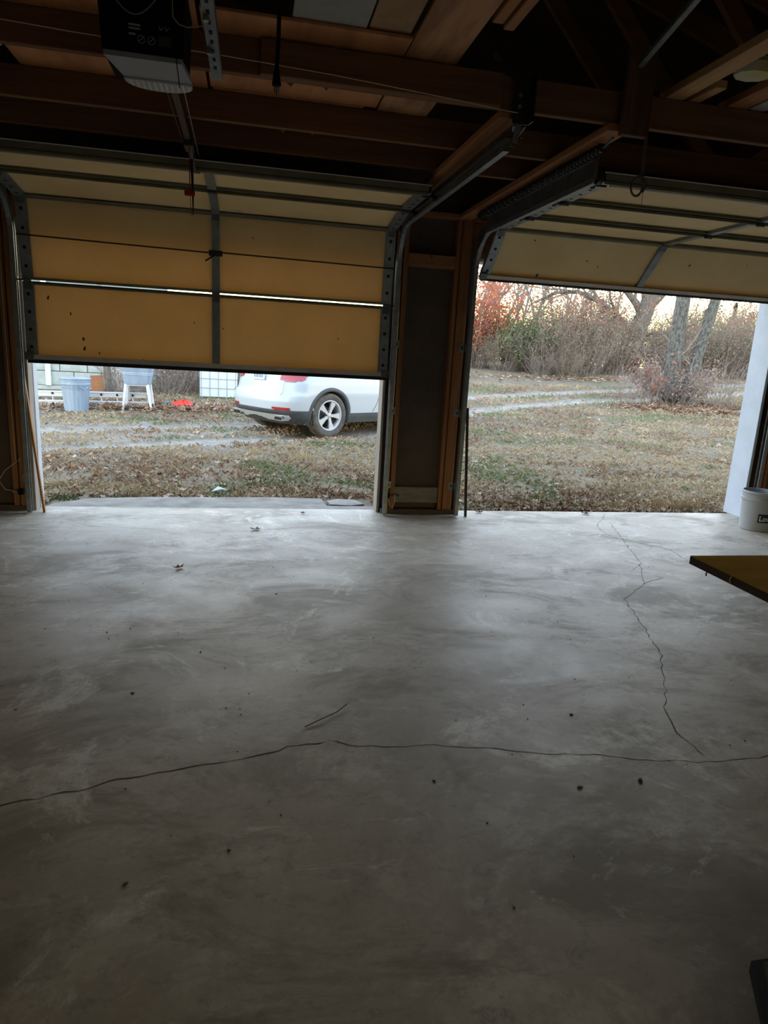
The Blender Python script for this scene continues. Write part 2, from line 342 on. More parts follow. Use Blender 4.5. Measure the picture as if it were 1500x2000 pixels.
def ground():
    xs = []; x = -40.
    while x < 75: xs.append(x); x += .16 if -5 < x < 8 else (.3 if -12 < x < 22 else 1.5)
    ys = []; y = 5.80
    while y < 110: ys.append(y); y += .13 if y < 12 else (.25 if y < 24 else (.6 if y < 34 else 2.5))
    V = []; A = []
    for y in ys:
        for x in xs:
            d = min(poly_dist(x, y, RUT1), poly_dist(x, y, RUT2)) if y < 30 and -15 < x < 31 else 9
            z = gz(x, y) + .035*noise.noise((x*.7, y*.7, 0)) + .018*noise.noise((x*2.6, y*2.6, 3))
            rut = 1-sm((d-.16)/.34); lane = .62*(1-sm((min(poly_dist(x, y, RUT1), poly_dist(x, y, RUT2), poly_dist(x, y, MIDL))-.35)/.7))*(1-sm((x-3)/3)) if d < 3 else 0; z -= .045*rut
            z = z if y > 6.6 else min(z, -.035)
            V.append((x, y, z)); A.append(max(rut, lane))
    n = len(xs); F = [(j*n+i, j*n+i+1, (j+1)*n+i+1, (j+1)*n+i) for j in range(len(ys)-1) for i in range(n-1)]
    m = bpy.data.materials.new('winter_lawn'); m.use_nodes = True; t = m.node_tree; N = t.nodes; L = t.links; b = N['Principled BSDF']
    b.inputs['Roughness'].default_value = .95; b.inputs['Specular IOR Level'].default_value = .1
    at = N.new('ShaderNodeAttribute'); at.attribute_name = 'rut'; c = N.new('ShaderNodeTexCoord')
    def nz(s, det=5, ro=.6):
        q = N.new('ShaderNodeTexNoise'); q.inputs['Scale'].default_value = s; q.inputs['Detail'].default_value = det; q.inputs['Roughness'].default_value = ro; L.new(c.outputs['Object'], q.inputs[0]); return q.outputs[0]
    def rng(v, a, bb, x=0., y=1.):
        r = N.new('ShaderNodeMapRange'); r.inputs[1].default_value = a; r.inputs[2].default_value = bb; r.inputs[3].default_value = x; r.inputs[4].default_value = y; L.new(v, r.inputs[0]); return r.outputs[0]
    def mix(f, a, bb):
        x = N.new('ShaderNodeMix'); x.data_type = 'RGBA'; L.new(f, x.inputs[0])
        for i, v in ((6, a), (7, bb)):
            if isinstance(v, tuple): x.inputs[i].default_value = (*v, 1)
            else: L.new(v, x.inputs[i])
        return x.outputs[2]
    col = mix(rng(nz(9, 6, .7), .35, .65), (.135, .102, .07), (.24, .195, .14))
    col = mix(rng(nz(.55, 4, .6), .52, .66, 0, .55), col, (.125, .125, .068))
    col = mix(rng(nz(26, 3, .7), .58, .72, 0, .7), col, (.24, .165, .105))
    rutc = mix(rng(nz(5, 6, .7), .35, .65), (.25, .22, .185), (.38, .345, .305))
    mu = N.new('ShaderNodeMath'); mu.operation = 'MULTIPLY'; L.new(at.outputs['Fac'], mu.inputs[0]); L.new(rng(nz(3.5, 6, .7), .25, .52), mu.inputs[1])
    col = mix(mu.outputs[0], col, rutc); L.new(col, b.inputs['Base Color'])
    bp = N.new('ShaderNodeBump'); bp.inputs['Strength'].default_value = .8; bp.inputs['Distance'].default_value = .05; L.new(nz(22, 5, .7), bp.inputs['Height']); L.new(bp.outputs[0], b.inputs['Normal'])
    o = MB().add(V, F).build('ground', m, smooth=True, fix=False)
    a = o.data.attributes.new('rut', 'FLOAT', 'POINT'); a.data.foreach_set('value', A)
    for x0, x1, y0, y1 in ((-40, XL-.125, -40, 5.8), (XR+.125, 75, -40, 5.8), (XL-.125, XR+.125, -40, YB-.125)): MB().add([(x0, y0, -.1), (x1, y0, -.1), (x1, y1, -.1), (x0, y1, -.1)], [(0, 1, 2, 3)]).build('side_lawn', m, o, fix=False)
    tag(o, 'leaf-strewn winter lawn with two worn driveway ruts', 'ground', kind='structure')
    return o
ground()
# ================================================================== GARAGE DOORS
def garage_door(name, X0, X1, J, label, rod=False, spots=()):
    root = thing(name, ((X0+X1)/2, J[0][0], 0), label, 'garage door', kind='structure')
    XM = (X0+X1)/2; g = .006
    for i in range(4):
        (ay, az), (by, bz) = J[i], J[i+1]; L = math.hypot(by-ay, bz-az); vy, vz = (by-ay)/L, (bz-az)/L; ny, nz_ = -vz, vy
        def P(x, v, n): return (x, ay+vy*v+ny*n, az+vz*v+nz_*n)
        def blk(mb, x0, x1, v0, v1, n0, n1):
            q = [P(x, v, n) for n in (n0, n1) for v in (v0, v1) for x in (x0, x1)]
            return mb.add(q, [(0,2,3,1), (4,5,7,6), (0,1,5,4), (2,6,7,3), (0,4,6,2), (1,3,7,5)])
        sf = MB(); blk(sf, X0, X1, g, g+.010, -.022, -.016); blk(sf, X0, X1, L-g-.010, L-g, -.022, -.016); sec = sf.build('section', M_DOUT, root)
        for x0, x1 in ((X0+.07, XM-.028), (XM+.028, X1-.07)):
            bo = blk(MB(), x0-.03, x1+.03, g+.008, L-g-.008, -.004, .004).build('fibreglass_panel', M_CREAM, sec)
        rb = MB(); blk(rb, X0+.02, X1-.02, g, g+.010, -.016, .024); blk(rb, X0+.02, X1-.02, g, g+.020, .020, .024)
        rb.build('rail', M_DRAIL, sec)
        rb = MB(); blk(rb, X0+.02, X1-.02, L-g-.010, L-g, -.016, .040 if i > 0 else .024); blk(rb, X0+.02, X1-.02, L-g-.024, L-g, .020, .024)
        rb.build('rail', M_DRAIL, sec)
        for s, x0, x1 in ((0, X0, X0+.075), (1, X1-.075, X1), (2, XM-.028, XM+.028)):
            sb = MB(); blk(sb, x0, x1, g+.004, L-g-.004, .0245, .028)
            blk(sb, x0, x0+.004, g+.004, L-g-.004, -.016, .0245); blk(sb, x1-.004, x1, g+.004, L-g-.004, -.016, .0245)
            so = sb.build('stile', M_GALV, sec)
            hb = MB()
            if s < 2:
                xc = (x0+x1)/2
                for k in range(4):
                    v = L*(.17+.22*k); q = []
                    for a in range(10): t = 2*PI*a/10; q.append(P(xc+.013*math.cos(t), v+.013*math.sin(t), .0288))
                    MB().add(q, [tuple(range(10))]).build('hole', M_HOLE, sec)
        # hinges at the upper joint
        if i < 3:
            for xc in (X0+.037, XM, X1-.037):
                hb = MB(); blk(hb, xc-.027, xc+.027, L-.065, L+.0, .029, .033); blk(hb, xc-.018, xc+.018, L-.012, L+.012, .033, .050)
                q0 = P(xc-.03, L, .045); q1 = P(xc+.03, L, .045); hb.cyl(q0, q1, .007, 8)
                hb.build('hinge', M_GALV_D, sec)
        # rollers on the end stiles
        for xe, sgn in ((X0, -1), (X1, 1)):
            v = L if i < 3 else L-.05
            rbm = MB(); rbm.cyl(P(xe-sgn*.05, v, .040), P(xe+sgn*.045, v, .040), .006, 8); rbm.cyl(P(xe+sgn*.022, v, .040), P(xe+sgn*.036, v, .040), .021, 12)
            rbm.build('roller', M_BLKMET, sec)
        if i == 0:
            sl = MB(); blk(sl, X0+.005, X1-.005, -.022, g+.002, -.022, .030); sl.build('bottom_seal', M_RUBBER, sec)
            br = MB(); blk(br, X0, X1, g, g+.035, .0285, .034); br.build('bottom_strip', mat('bottom_aluminium', (.55, .50, .44), .6, (.42, .38, .33), scale=9), sec)
            for xe in (X0+.02, X1-.02): bb = MB(); blk(bb, xe-.03, xe+.03, .0, .06, .034, .042); bb.build('bottom_bracket', M_GALV_D, sec)
        if rod and i == 1:
            v = L*.50
            rr = MB(); rr.cyl(P(X0-.01, v+.02, .036), P(XM+.01, v, .036), .0055, 8); rr.build('lock_rod', M_BLKMET, sec)
            rr = MB(); rr.cyl(P(XM-.01, v+.008, .036), P(X1+.01, v-.006, .036), .0055, 8); rr.build('lock_rod', M_BLKMET, sec)
            lp = MB(); blk(lp, XM-.05, XM+.05, v-.02, v+.02, .030, .040); lp.cyl(P(XM, v, .03), P(XM, v, .06), .016, 10); lp.cyl(P(XM-.005, v-.01, .05), P(XM-.075, v-.06, .055), .006, 6)
            lp.build('lock_plate', M_BLKMET, sec)
        if i == 2 and rod:
            lb = MB(); blk(lb, XM+.11, XM+.125, .07, .078, .0042, .005); blk(lb, XM+.13, XM+.20, .068, .08, .0042, .005); lb.build('sticker', M_GREY, sec)
        for (si, fx, fv, r) in spots:
            if si != i: continue
            q = []; x = X0+(X1-X0)*fx; v = L*fv; rr_ = random.Random(int(fx*999))
            for a in range(8): t = 2*PI*a/8; rad = r*rr_.uniform(.6, 1.2); q.append(P(x+rad*.8*math.cos(t), v+rad*1.3*math.sin(t), .0046))
            MB().add(q, [tuple(range(8))]).build('stain', M_SPOT, sec)
        if i in (2, 3):   # stiffening strut close to the upper joint
            sb = MB(); blk(sb, X0+.07, X1-.07, L-.052, L-.028, .024, .040) if i == 3 else None
            if sb.v: sb.build('strut', M_DRAIL, sec)
    return root
JL = [(5.62,1.175),(5.62,1.745),(5.555,2.325),(5.05,2.395),(4.47,2.395)]
D1 = garage_door('door_1', -1.62, 1.125, JL, 'half-lowered cream-lined garage door with lock rod, in front of the white car', True,
    ((0,.145,.30,.012),(0,.147,.18,.014),(0,.185,.13,.007),(0,.06,.80,.012),(0,.115,.62,.010),(0,.44,.60,.006),(0,.85,.5,.007),(0,.52,.55,.006),(1,.6,.72,.007),(0,.30,.07,.006)))
JR = [(5.63,2.035),(5.29,2.37),(4.74,2.37),(4.21,2.37),(3.67,2.37)]
D2 = garage_door('door_2', 1.865, 4.725, JR, 'raised cream-lined garage door above the open lawn view', False,
    ((0,.17,.12,.016),(0,.12,.8,.008),(0,.30,.5,.008),(0,.62,.6,.012),(0,.34,.40,.008),(0,.8,.7,.006)))

# ------------------------------------------------------------------ tracks
def track(xw, sgn, yv, zc, r, yend, label, wall_x):
    # sgn: direction from the door edge to the track web (outwards)
    path = [(yv, 0.012), (yv, .6), (yv, 1.2), (yv, zc-r)]
    for k in range(1, 9): a = k/8*PI/2; path.append((yv-r+r*math.cos(a), zc-r+r*math.sin(a)))
    path += [(yend+(yv-r-yend)*.5, zc), (yend, zc)]
    root = thing('door_track', (xw, yv, 0), label, 'track')
    x0, x1 = sorted((xw, xw+sgn*.032))
    web = xw+sgn*.030; a, b = sorted((web, web+sgn*.003))
    mb = MB(); mb.sweep_yz(path, a, b, -.026, .026)
    mb.sweep_yz(path, x0, x1, -.028, -.025); mb.sweep_yz(path, x0, x1, .025, .028)
    mb.sweep_yz(path, *sorted((xw, xw+sgn*.003)), .016, .027); mb.sweep_yz(path, *sorted((xw, xw+sgn*.003)), -.027, -.016)
    mb.build('channel', M_GALV, root)
    # angle iron along the horizontal run
    hp = [(yv-r+.05, zc+.03), (yend, zc+.03)]
    mb = MB(); mb.sweep_yz(hp, *sorted((web+sgn*.003, web+sgn*.006)), -.055, .03); mb.sweep_yz(hp, *sorted((web+sgn*.003, web+sgn*.035)), -.055, -.052)
    mb.build('track_angle', M_GALV_D, root)
    # flag bracket at the curve
    xf = web+sgn*.005
    fl = MB().prism([(5.655, zc-.62), (5.60, zc-.62), (5.59, zc-.20), (5.30, zc-.02), (5.30, zc+.03), (5.45, zc+.03), (5.655, zc-.12)], *sorted((xf, xf+sgn*.004)), lambda p, q, c: (c, p, q))
    fl.build('flag_bracket', M_GALV_D, root)
    for z in (.26, .90, 1.45):
        pl = MB(); cx = xw+sgn*.055; pl.box(cx-.024, cx+.024, 5.650, 5.657, z-.032, z+.032, .004); pl.box(*sorted((web+sgn*.003, web+sgn*.007)), 5.60, 5.657, z-.03, z+.03)
        b_ = pl.build('wall_bracket', M_GALV, root)
        MB().cyl((cx, 5.652, z), (cx, 5.640, z), .009, 8).build('bolt', M_BLKMET, b_)
    for (y, z) in ((5.40, zc), (5.55, zc-.25), (5.0, zc+.03), (4.2, zc+.03)):
        MB().cyl((xw+sgn*.036, y, z), (xw+sgn*.048, y, z), .008, 8).build('bolt', M_GALV_D, root)
    return root
track(1.150, 1, 5.575, 2.345, .30, 3.28, 'galvanized door track by the dark pillar, curving over to the half-lowered door', 1.2)
track(-1.645, -1, 5.575, 2.345, .30, 3.28, 'galvanized door track on the far left door post', -1.7)
track(1.825, -1, 5.575, 2.345, .30, 3.62, 'galvanized door track on the pillar beside the raised door', 1.8)
track(4.80, 1, 5.575, 2.345, .30, 3.62, 'galvanized door track behind the grey bucket', 4.8)

# extension springs above the tracks
def spring(x, y0, y1, z, label):
    root = thing('extension_spring', (x, y0, z), label, 'spring')
    pts = []; n = 46
    MB().cyl((x, y0, z), (x, y1, z), .019, 10).build('core', M_BLKMET, root)
    for k in range(n*6+1):
        a = k/6*2*PI; pts.append((x+.022*math.cos(a), y0+(y1-y0)*k/(n*6), z+.022*math.sin(a)))
    MB().tube(pts, .006, 4).build('coil', M_BLKMET, root)
    MB().tube([(x, y0-.10, z+.02), (x, y0-.02, z), (x, y0, z)], .006, 6).build('hook', M_GALV_D, root)
spring(1.262, 3.42, 5.25, 2.425, 'black extension spring beside the brace board above the left door track')
spring(1.715, 3.42, 5.30, 2.425, 'black extension spring beside the brace board of the raised door')

# pulley and knotted cord at the end of the raised door's track
pu = thing('pulley', (1.81, 3.61, 2.35), 'black pulley at the end of the raised door track', 'pulley')
MB().lathe([(.012,-.012),(.045,-.012),(.040,-.004),(.040,.004),(.045,.012),(.012,.012)], 20, (1.81, 3.61, 2.35), 'x').build('sheave', M_BLKMET, pu)
MB().box(1.787, 1.792, 3.59, 3.63, 2.33, 2.465).build('strap', M_GALV_D, pu); MB().cyl((1.785, 3.61, 2.35), (1.835, 3.61, 2.35), .008, 8).build('axle', M_GALV, pu)
# ================================================================== ROOF FRAMING
M_TRUSS = wood('truss_fir', (.20, .096, .046), (.125, .058, .028), 'x')
def truss(y, label):
    root = thing('roof_truss', (1.55, y, 2.5), label, 'truss')
    t = .019
    MB().box(XL+.02, XR-.02, y-t, y+t, 2.50, 2.64, .003).build('bottom_chord', M_TRUSS, root)
    for s, xe in ((-1, XL+.0), (1, XR-.0)):
        MB().bar((xe-s*.02, y, 2.64), (1.55, y, 3.93), .038, .13, (0, 0, 1)).build('top_chord', M_TRUSS, root)
        xm = 1.55+s*1.35
        MB().bar((xm, y+.0395, 2.53), (xm+s*.75, y+.0395, 3.10), .036, .085).build('web', M_TRUSS, root)
        MB().bar((xm-s*.1, y+.0395, 2.53), (1.55+s*.03, y+.0395, 3.80), .036, .085).build('web', M_TRUSS, root)
    return root
TA = truss(3.32, 'nearest roof truss, carrying the hanging block and loose cord')
TB = truss(4.00, 'second roof truss, over the top edge of the half-lowered door')
truss(4.48, 'third roof truss, close to the door header'); truss(2.02, 'roof truss overhead above the garage door opener')
# splice board on the nearest truss chord
MB().box(.04, 1.12, 3.262, 3.300, 2.497, 2.632, .003).build('splice_board', M_TRUSS, TA)

o = rooted(MB().box(1.705, 1.842, 3.222, 3.260, 2.435, 2.80, .003).box(1.72, 1.83, 3.26, 3.301, 2.50, 2.64), 'hanger_block', wood('dark_fir_z', (.13, .07, .035), (.08, .042, .022), 'z'), (1.77, 3.24, 2.435)); tag(o, 'short vertical wooden hanger block nailed to the nearest truss', 'block')

def rope_thing():
    root = thing('knotted_rope', (1.845, 3.25, 2.30), 'knotted dark rope with a loop hanging under the hanger block', 'rope')
    MB().tube([(1.835, 3.23, 2.44), (1.838, 3.235, 2.36), (1.842, 3.24, 2.30), (1.838, 3.24, 2.265)], .0055, 6).build('strand', M_ROPE, root)
    lp = [(1.838+.030*math.sin(a)-.012, 3.24, 2.222+.042*math.cos(a)) for a in [2*PI*k/18 for k in range(18)]]
    MB().tube(lp, .0055, 6, closed=True).build('loop', M_ROPE, root)
    MB().tube([(1.838, 3.24, 2.268), (1.862, 3.238, 2.255), (1.876, 3.24, 2.235), (1.868, 3.24, 2.215), (1.860, 3.242, 2.20)], .006, 6).build('tail', M_ROPE, root)
    MB().tube([(1.828, 3.24, 2.272), (1.838, 3.232, 2.262), (1.848, 3.24, 2.270)], .010, 6).build('knot', M_ROPE, root)
    MB().tube([(1.848, 3.24, 2.44), (1.852, 3.24, 2.33), (1.858, 3.24, 2.21)], .004, 5).build('strand', M_ROPE, root)
    MB().tube([(1.862, 3.24, 2.21), (1.866, 3.242, 2.12)], .0012, 4).build('thread', M_ROPE, root)
rope_thing()

# boards that brace the tracks, running from the trusses to the header
o = rooted(MB().box(1.125, 1.225, 3.30, 5.68, 2.462, 2.498, .003), 'brace_board', M_FIR_Y, (1.175, 4.4, 2.462)); tag(o, 'fir brace board above the left door track, ending at the metal hanger', 'board')
o = rooted(MB().box(1.665, 1.775, 3.28, 5.68, 2.462, 2.498, .003), 'brace_board', M_FIR_Y, (1.72, 4.4, 2.462)); tag(o, 'fir brace board above the raised door track, ending at the hanger block', 'board')

# perforated hanger strap that carries the left track
def hanger():
    root = thing('track_hanger', (1.20, 3.27, 2.3), 'black metal angle hanger bolted to the nearest truss', 'hanger')
    MB().box(1.175, 1.255, 3.256, 3.262, 2.43, 2.63).box(1.249, 1.255, 3.20, 3.262, 2.43, 2.63).build('angle', M_BLKMET, root)
    MB().bar((1.20, 3.252, 2.60), (1.06, 3.252, 2.70), .006, .05, (0, 1, 0)).build('diagonal_strap', M_BLKMET, root)
    MB().bar((1.215, 3.27, 2.46), (1.205, 3.29, 2.36), .03, .005, (0, 1, 0)).build('drop_strap', M_GALV_D, root)
    for z in (2.50, 2.545, 2.61): MB().cyl((1.20, 3.257, z), (1.20, 3.245, z), .009, 8).build('bolt', M_GALV, root)
hanger()

# plywood and lumber stored on the chords
def sheet(x0, x1, y0, y1, z, m, label, th=.014, cat='plywood sheet', name='plywood_sheet'):
    o = rooted(MB().box(x0, x1, y0, y1, z, z+th, .002), name, m, ((x0+x1)/2, (y0+y1)/2, z)); tag(o, label, cat)
Z0 = 2.641
sheet(.66, .895, 1.6, 3.62, Z0, M_PLY2, 'figured plywood strip on the trusses, ending above the track hanger')
sheet(-.20, .655, 3.10, 3.95, Z0, M_PLY, 'plywood sheet on the trusses behind the hanging plug')
sheet(-1.10, -.215, 2.55, 4.02, Z0, M_PLY, 'plywood sheet on the trusses above the opener motor')
sheet(-1.98, -1.115, 2.75, 3.78, Z0, mat('pale_plywood', (.48, .33, .19), .75, (.40, .26, .14), scale=1.5, stretch=(4, 1, 1)), 'pale plywood sheet on the trusses at the far left')
sheet(-2.42, -1.42, 3.80, 4.12, Z0, M_PLY, 'narrow plywood offcut on the trusses above the left end of the door')
sheet(.665, .94, 3.64, 4.10, Z0, M_PLY2, 'plywood offcut on the trusses, beside the gap near the track hanger')
sheet(-.19, .59, 3.965, 4.10, Z0, M_PLY, 'narrow plywood offcut bridging the second truss')
sheet(.16, .46, 2.2, 3.16, Z0+.016, M_GREYBD, 'grey fibreboard panel lying over the plywood gap', .01, 'panel', 'fibreboard_panel')
sheet(.47, .645, 2.2, 3.12, Z0+.02, M_PAPER, 'crinkled brown kraft-paper batt beside the grey panel', .05, 'insulation', 'insulation_batt')
for x, yend, lab in ((.935, 2.86, 'left one of two short fir boards poking out above the plywood'), (.995, 2.90, 'right one of two short fir boards poking out above the plywood')):
    o = rooted(MB().box(x-.022, x+.022, 1.7, yend, Z0, Z0+.05, .003), 'stored_board', M_FIR_Y, (x, 2.3, Z0)); tag(o, lab, 'board', 'boards stored on the trusses')
def along(name, p0, p1, w_, h_, m, label, cat):
    b = (Vector(p0)+Vector(p1))/2; o = rooted(MB().bar(p0, p1, w_, h_, ch=.003), name, m, tuple(b)); tag(o, label, cat)
along('stored_board', (2.02, 1.6, Z0+.02), (2.0, 3.36, Z0+.02), .095, .038, M_PINE_Y, 'long pale pine board on the trusses, right of the hanger block', 'board')
along('stored_board', (2.34, 1.6, Z0+.02), (2.34, 3.38, Z0+.02), .10, .038, M_FIR_Y, 'brown fir board on the trusses beside the insulation scrap', 'board')
along('stored_board', (2.50, 2.2, Z0+.02), (2.46, 3.42, Z0+.02), .09, .03, mat('grey_plank', (.42, .42, .40), .8), 'pale grey plank on the trusses at the far right', 'plank')
along('stored_board', (2.12, 3.12, Z0+.02), (2.11, 3.34, Z0+.02), .055, .036, M_PINE_Y, 'short pine offcut on the trusses under the long pale board', 'board')
along('metal_pipe', (1.47, 2.15, 2.66), (1.69, 3.10, 2.68), .026, .026, M_GALV_D, 'grey metal pipe lying across the trusses above the hanger block', 'pipe')
mb = MB(); mb.lathe([(0,-.03),(.14,-.03),(.155,.01),(.12,.035),(0,.04)], 9); mb.v = [(p[0]*.6+2.165, p[1]*.45+2.98, p[2]+Z0+.04) for p in mb.v]
o = rooted(mb, 'insulation_scrap', M_INSUL, (2.15, 3.0, Z0)); tag(o, 'pale fibreglass insulation scrap between two boards overhead', 'insulation')

# ================================================================== OPENER
def opener():
    root = thing('door_opener', (-.335, 2.65, 2.25), 'black garage door opener motor with pale light lens', 'door opener')
    body = MB().prism([(-.462,2.262),(-.215,2.262),(-.205,2.47),(-.475,2.47)], 2.55, 2.80, lambda a, b, c: (a, c, b)).build('housing', M_BLACK, root)
    for z in (2.338, 2.328, 2.312): MB().box(-.380, -.345 if z > 2.32 else -.36, 2.547, 2.5498, z, z+.005).build('label_line', M_GREY, body)
    for x in (-.343, -.312):
        MB().tube([(x+.011*math.cos(a), 2.549, 2.302+.011*math.sin(a)) for a in [2*PI*i/18 for i in range(18)]], .001, 4, closed=True).build('label_symbol', M_GREY, body)
        MB().bar((x-.007, 2.549, 2.296), (x+.007, 2.549, 2.309), .002, .001, (0, 1, 0)).build('label_symbol', M_GREY, body)
    MB().box(-.290, -.252, 2.547, 2.5498, 2.290, 2.318).build('label_plate', mat('dark_label', (.04, .04, .04), .6), body)
    for x in (-.288, -.270): MB().bar((x, 2.549, 2.348), (x+.004, 2.549, 2.334), .0018, .001, (0, 1, 0)).bar((x+.004, 2.549, 2.334), (x+.012, 2.549, 2.344), .0018, .001, (0, 1, 0)).build('label_symbol', M_GREY, body)
    # lens under the housing: grey tray and white curved end
    MB().prism([(-.458,2.548),(-.219,2.548),(-.199,2.718),(-.425,2.718)], 2.246, 2.261).build('lens_tray', M_LENSG, root)
    arc = [(-.199, 2.720)] + [(-.312+.113*math.cos(a), 2.720+.095*math.sin(a)**.7) for a in [PI*k/16 for k in range(1, 16)]] + [(-.425, 2.720)]
    ln = MB().prism(arc, 2.240, 2.2615).build('lens', M_LENS, root)
    for k in range(11):
        x = -.405+.019*k; MB().box(x, x+.004, 2.723, 2.720+.085*math.sin(math.acos(max(-1, min(1, (x+.312)/.113))))**.7, 2.2385, 2.2402).build('lens_rib', M_WHITE, ln)
    # rail to the header with chain
    z0, z1 = 2.40, 2.475
    MB().bar((-.31, 2.80, z0), (-.345, 5.60, z1), .032, .036, ch=.003).build('rail', M_BLKMET, root)
    MB().tube([(-.345, 2.81, z0-.005), (-.375, 5.5, z1-.005)], .0035, 5).build('chain', M_BLKMET, root)
    MB().tube([(-.268, 2.81, z0-.005), (-.315, 5.5, z1-.005)], .003, 5).build('chain', M_GALV, root)
    tr = MB().bar((-.325, 4.10, 2.41), (-.327, 4.26, 2.415), .05, .035, ch=.004).build('trolley', M_BLKMET, root)
    MB().bar((-.325, 4.19, 2.405), (-.318, 4.43, 2.335), .024, .006).bar((-.318, 4.41, 2.345), (-.305, 4.52, 2.352), .03, .006).build('arm', M_BLKMET, root)
    MB().tube([(-.322, 4.16, 2.40), (-.325, 4.165, 2.29), (-.322, 4.163, 2.18)], .003, 5).build('release_cord', M_REDP, root)
    MB().box(-.352, -.296, 4.156, 4.172, 2.155, 2.185, .004).build('release_handle', M_REDP, root)
    MB().tube([(-.313, 4.16, 2.34), (-.308, 4.162, 2.2), (-.306, 4.164, 2.06)], [.009, .006, .003], 6).build('release_lever', M_BLKMET, root)
    MB().tube([(-.322, 4.163, 2.155), (-.318, 4.163, 2.09), (-.312, 4.163, 2.05)], .0015, 4).build('release_cord', M_REDP, root)
    # antenna wire
    MB().tube([(-.236, 2.543, 2.275), (-.234, 2.540, 2.24), (-.229, 2.54, 2.20), (-.226, 2.54, 2.175)], .0016, 5).build('antenna_wire', M_BLACK, root)
    return root
opener()
# perforated angle that hangs the motor
hg = thing('opener_bracket', (-.13, 2.2, 2.3), 'galvanized perforated angle bracket beside the opener motor', 'bracket')
p0, p1 = (-.128, 1.90, 2.325), (-.114, 2.66, 2.252)
MB().bar(p0, p1, .034, .004).bar((p0[0]+.017, p0[1], p0[2]+.017), (p1[0]+.017, p1[1], p1[2]+.017), .004, .034).build('angle', M_GALV_D, hg)
for k in range(12):
    f = .12+.07*k; q = [p0[i]+(p1[i]-p0[i])*f for i in range(3)]
    MB().obox((q[0], q[1], q[2]-.0025), (.010, .022, .001)).build('slot', M_HOLE, hg)
MB().bar((-.125, 2.02, 2.32), (-.105, 2.02, 2.66), .03, .004, (0, 1, 0)).build('riser', M_GALV_D, hg)
MB().cyl((-.128, 2.46, 2.268), (-.128, 2.46, 2.255), .009, 8).build('bolt', M_GALV, hg)
MB().cyl((-.128, 2.28, 2.287), (-.128, 2.28, 2.274), .009, 8).build('bolt', M_GALV, hg)

# hanging power cord and plug
pc = thing('power_cord', (.095, 2.8, 2.3), 'black power cord with three-prong plug hanging from the trusses', 'power cord')
MB().tube([(.105, 2.66, 2.80), (.10, 2.72, 2.70), (.098, 2.80, 2.56), (.096, 2.80, 2.45), (.092, 2.80, 2.365)], .0075, 8).build('cord', M_BLACK, pc)
pg = MB().lathe([(.006,.07),(.010,.05),(.013,.03),(.017,.0),(.0,.0)], 12, (.092, 2.80, 2.305)).build('plug', M_BLACK, pc)
for dx, dy, l in ((-.007, 0, .022), (.007, 0, .022), (.0, .008, .028)): MB().box(.092+dx-.0022, .092+dx+.0022, 2.80+dy-.003, 2.80+dy+.003, 2.305-l, 2.306).build('prong', M_GALV_D, pg)

# thin wires
def wire(pts, r, m, label, name='wire', cat='wire'):
    b = pts[len(pts)//2]; o = rooted(MB().tube(pts, r, 5), name, m, b); tag(o, label, cat); return o
wire([(-1.4, 3.24, 2.57), (-.7, 3.24, 2.545), (-.1, 3.24, 2.535), (.35, 3.24, 2.52), (.8, 3.24, 2.495), (1.10, 3.24, 2.475), (1.19, 3.24, 2.47)], .0022, M_TWINE, 'thin pale string strung along the nearest truss', 'string', 'string')
wire([(-.44+.016*k, 2.53, 2.43-.068*math.sin(PI*k/10)) for k in range(0, 11)], .0015, M_GREY, 'thin grey wire loop drooping across the opener motor', 'wire_loop')
wire([(-.245, 2.53, 2.44), (-.243, 2.53, 2.37), (-.225, 2.53, 2.352), (-.20, 2.53, 2.347), (-.15, 2.53, 2.358), (-.125, 2.53, 2.385), (-.115, 2.53, 2.43)], .0015, M_TWINE, 'thin pale wire loop between opener motor and bracket', 'wire_loop')

# ================================================================== ON THE PILLAR AND POSTS
def sensor(x, z, s, label):
    root = thing('safety_sensor', (x, 5.60, z), label, 'sensor')
    MB().box(x-.03, x+.012, 5.575, 5.625, z-.022, z+.022, .005).build('case', M_BLACK, root)
    MB().box(*sorted((x, x+s*.10)), 5.60, 5.606, z-.008, z+.010).build('arm', M_BLKMET, root)
    MB().cyl((x+s*.06, 5.60, z), (x+s*.06, 5.588, z), .009, 8).build('wing_nut', M_GALV, root)
sensor(1.195, .175, 1, 'black door safety sensor near the foot of the pillar')
sensor(-1.715, .165, -1, 'small door safety sensor near the foot of the left post')
wire([(1.205, 5.64, 1.95), (1.21, 5.645, 1.3), (1.205, 5.645, .75), (1.20, 5.64, .34), (1.195, 5.625, .20), (1.215, 5.60, .09), (1.245, 5.60, .075), (1.265, 5.61, .13), (1.255, 5.61, .17)], .0026, M_TWINE, 'pale sensor wire running down the pillar stud', 'sensor_wire')
wire([(-1.72, 5.62, .42), (-1.83, 5.60, .33), (-1.88, 5.60, .25), (-1.84, 5.60, .18), (-1.74, 5.60, .16)], .0025, M_TWINE, 'pale sensor wire looping beside the left post', 'sensor_wire')
wire([(-1.775, 5.648, 2.0), (-1.775, 5.648, 1.2), (-1.765, 5.648, .4)], .0025, M_TWINE, 'thin pale wire running straight down the left stud', 'sensor_wire')
# leaning slats
o = rooted(MB().bar((-1.565, 5.60, .0), (-1.672, 5.628, 1.16), .016, .028, (0, 1, 0), ch=.002), 'wooden_slat', mat('orange_slat', (.42, .20, .06), .6, (.26, .11, .035), scale=3, stretch=(6, 6, .4)), (-1.565, 5.60, 0)); tag(o, 'thin wooden slat leaning against the left door post', 'slat')
o = rooted(MB().bar((1.905, 5.58, .0), (1.862, 5.64, .95), .020, .020, (0, 1, 0)), 'metal_rod', M_BLKMET, (1.905, 5.58, 0)); tag(o, 'dark metal rod leaning at the pillar beside the open lawn', 'rod')

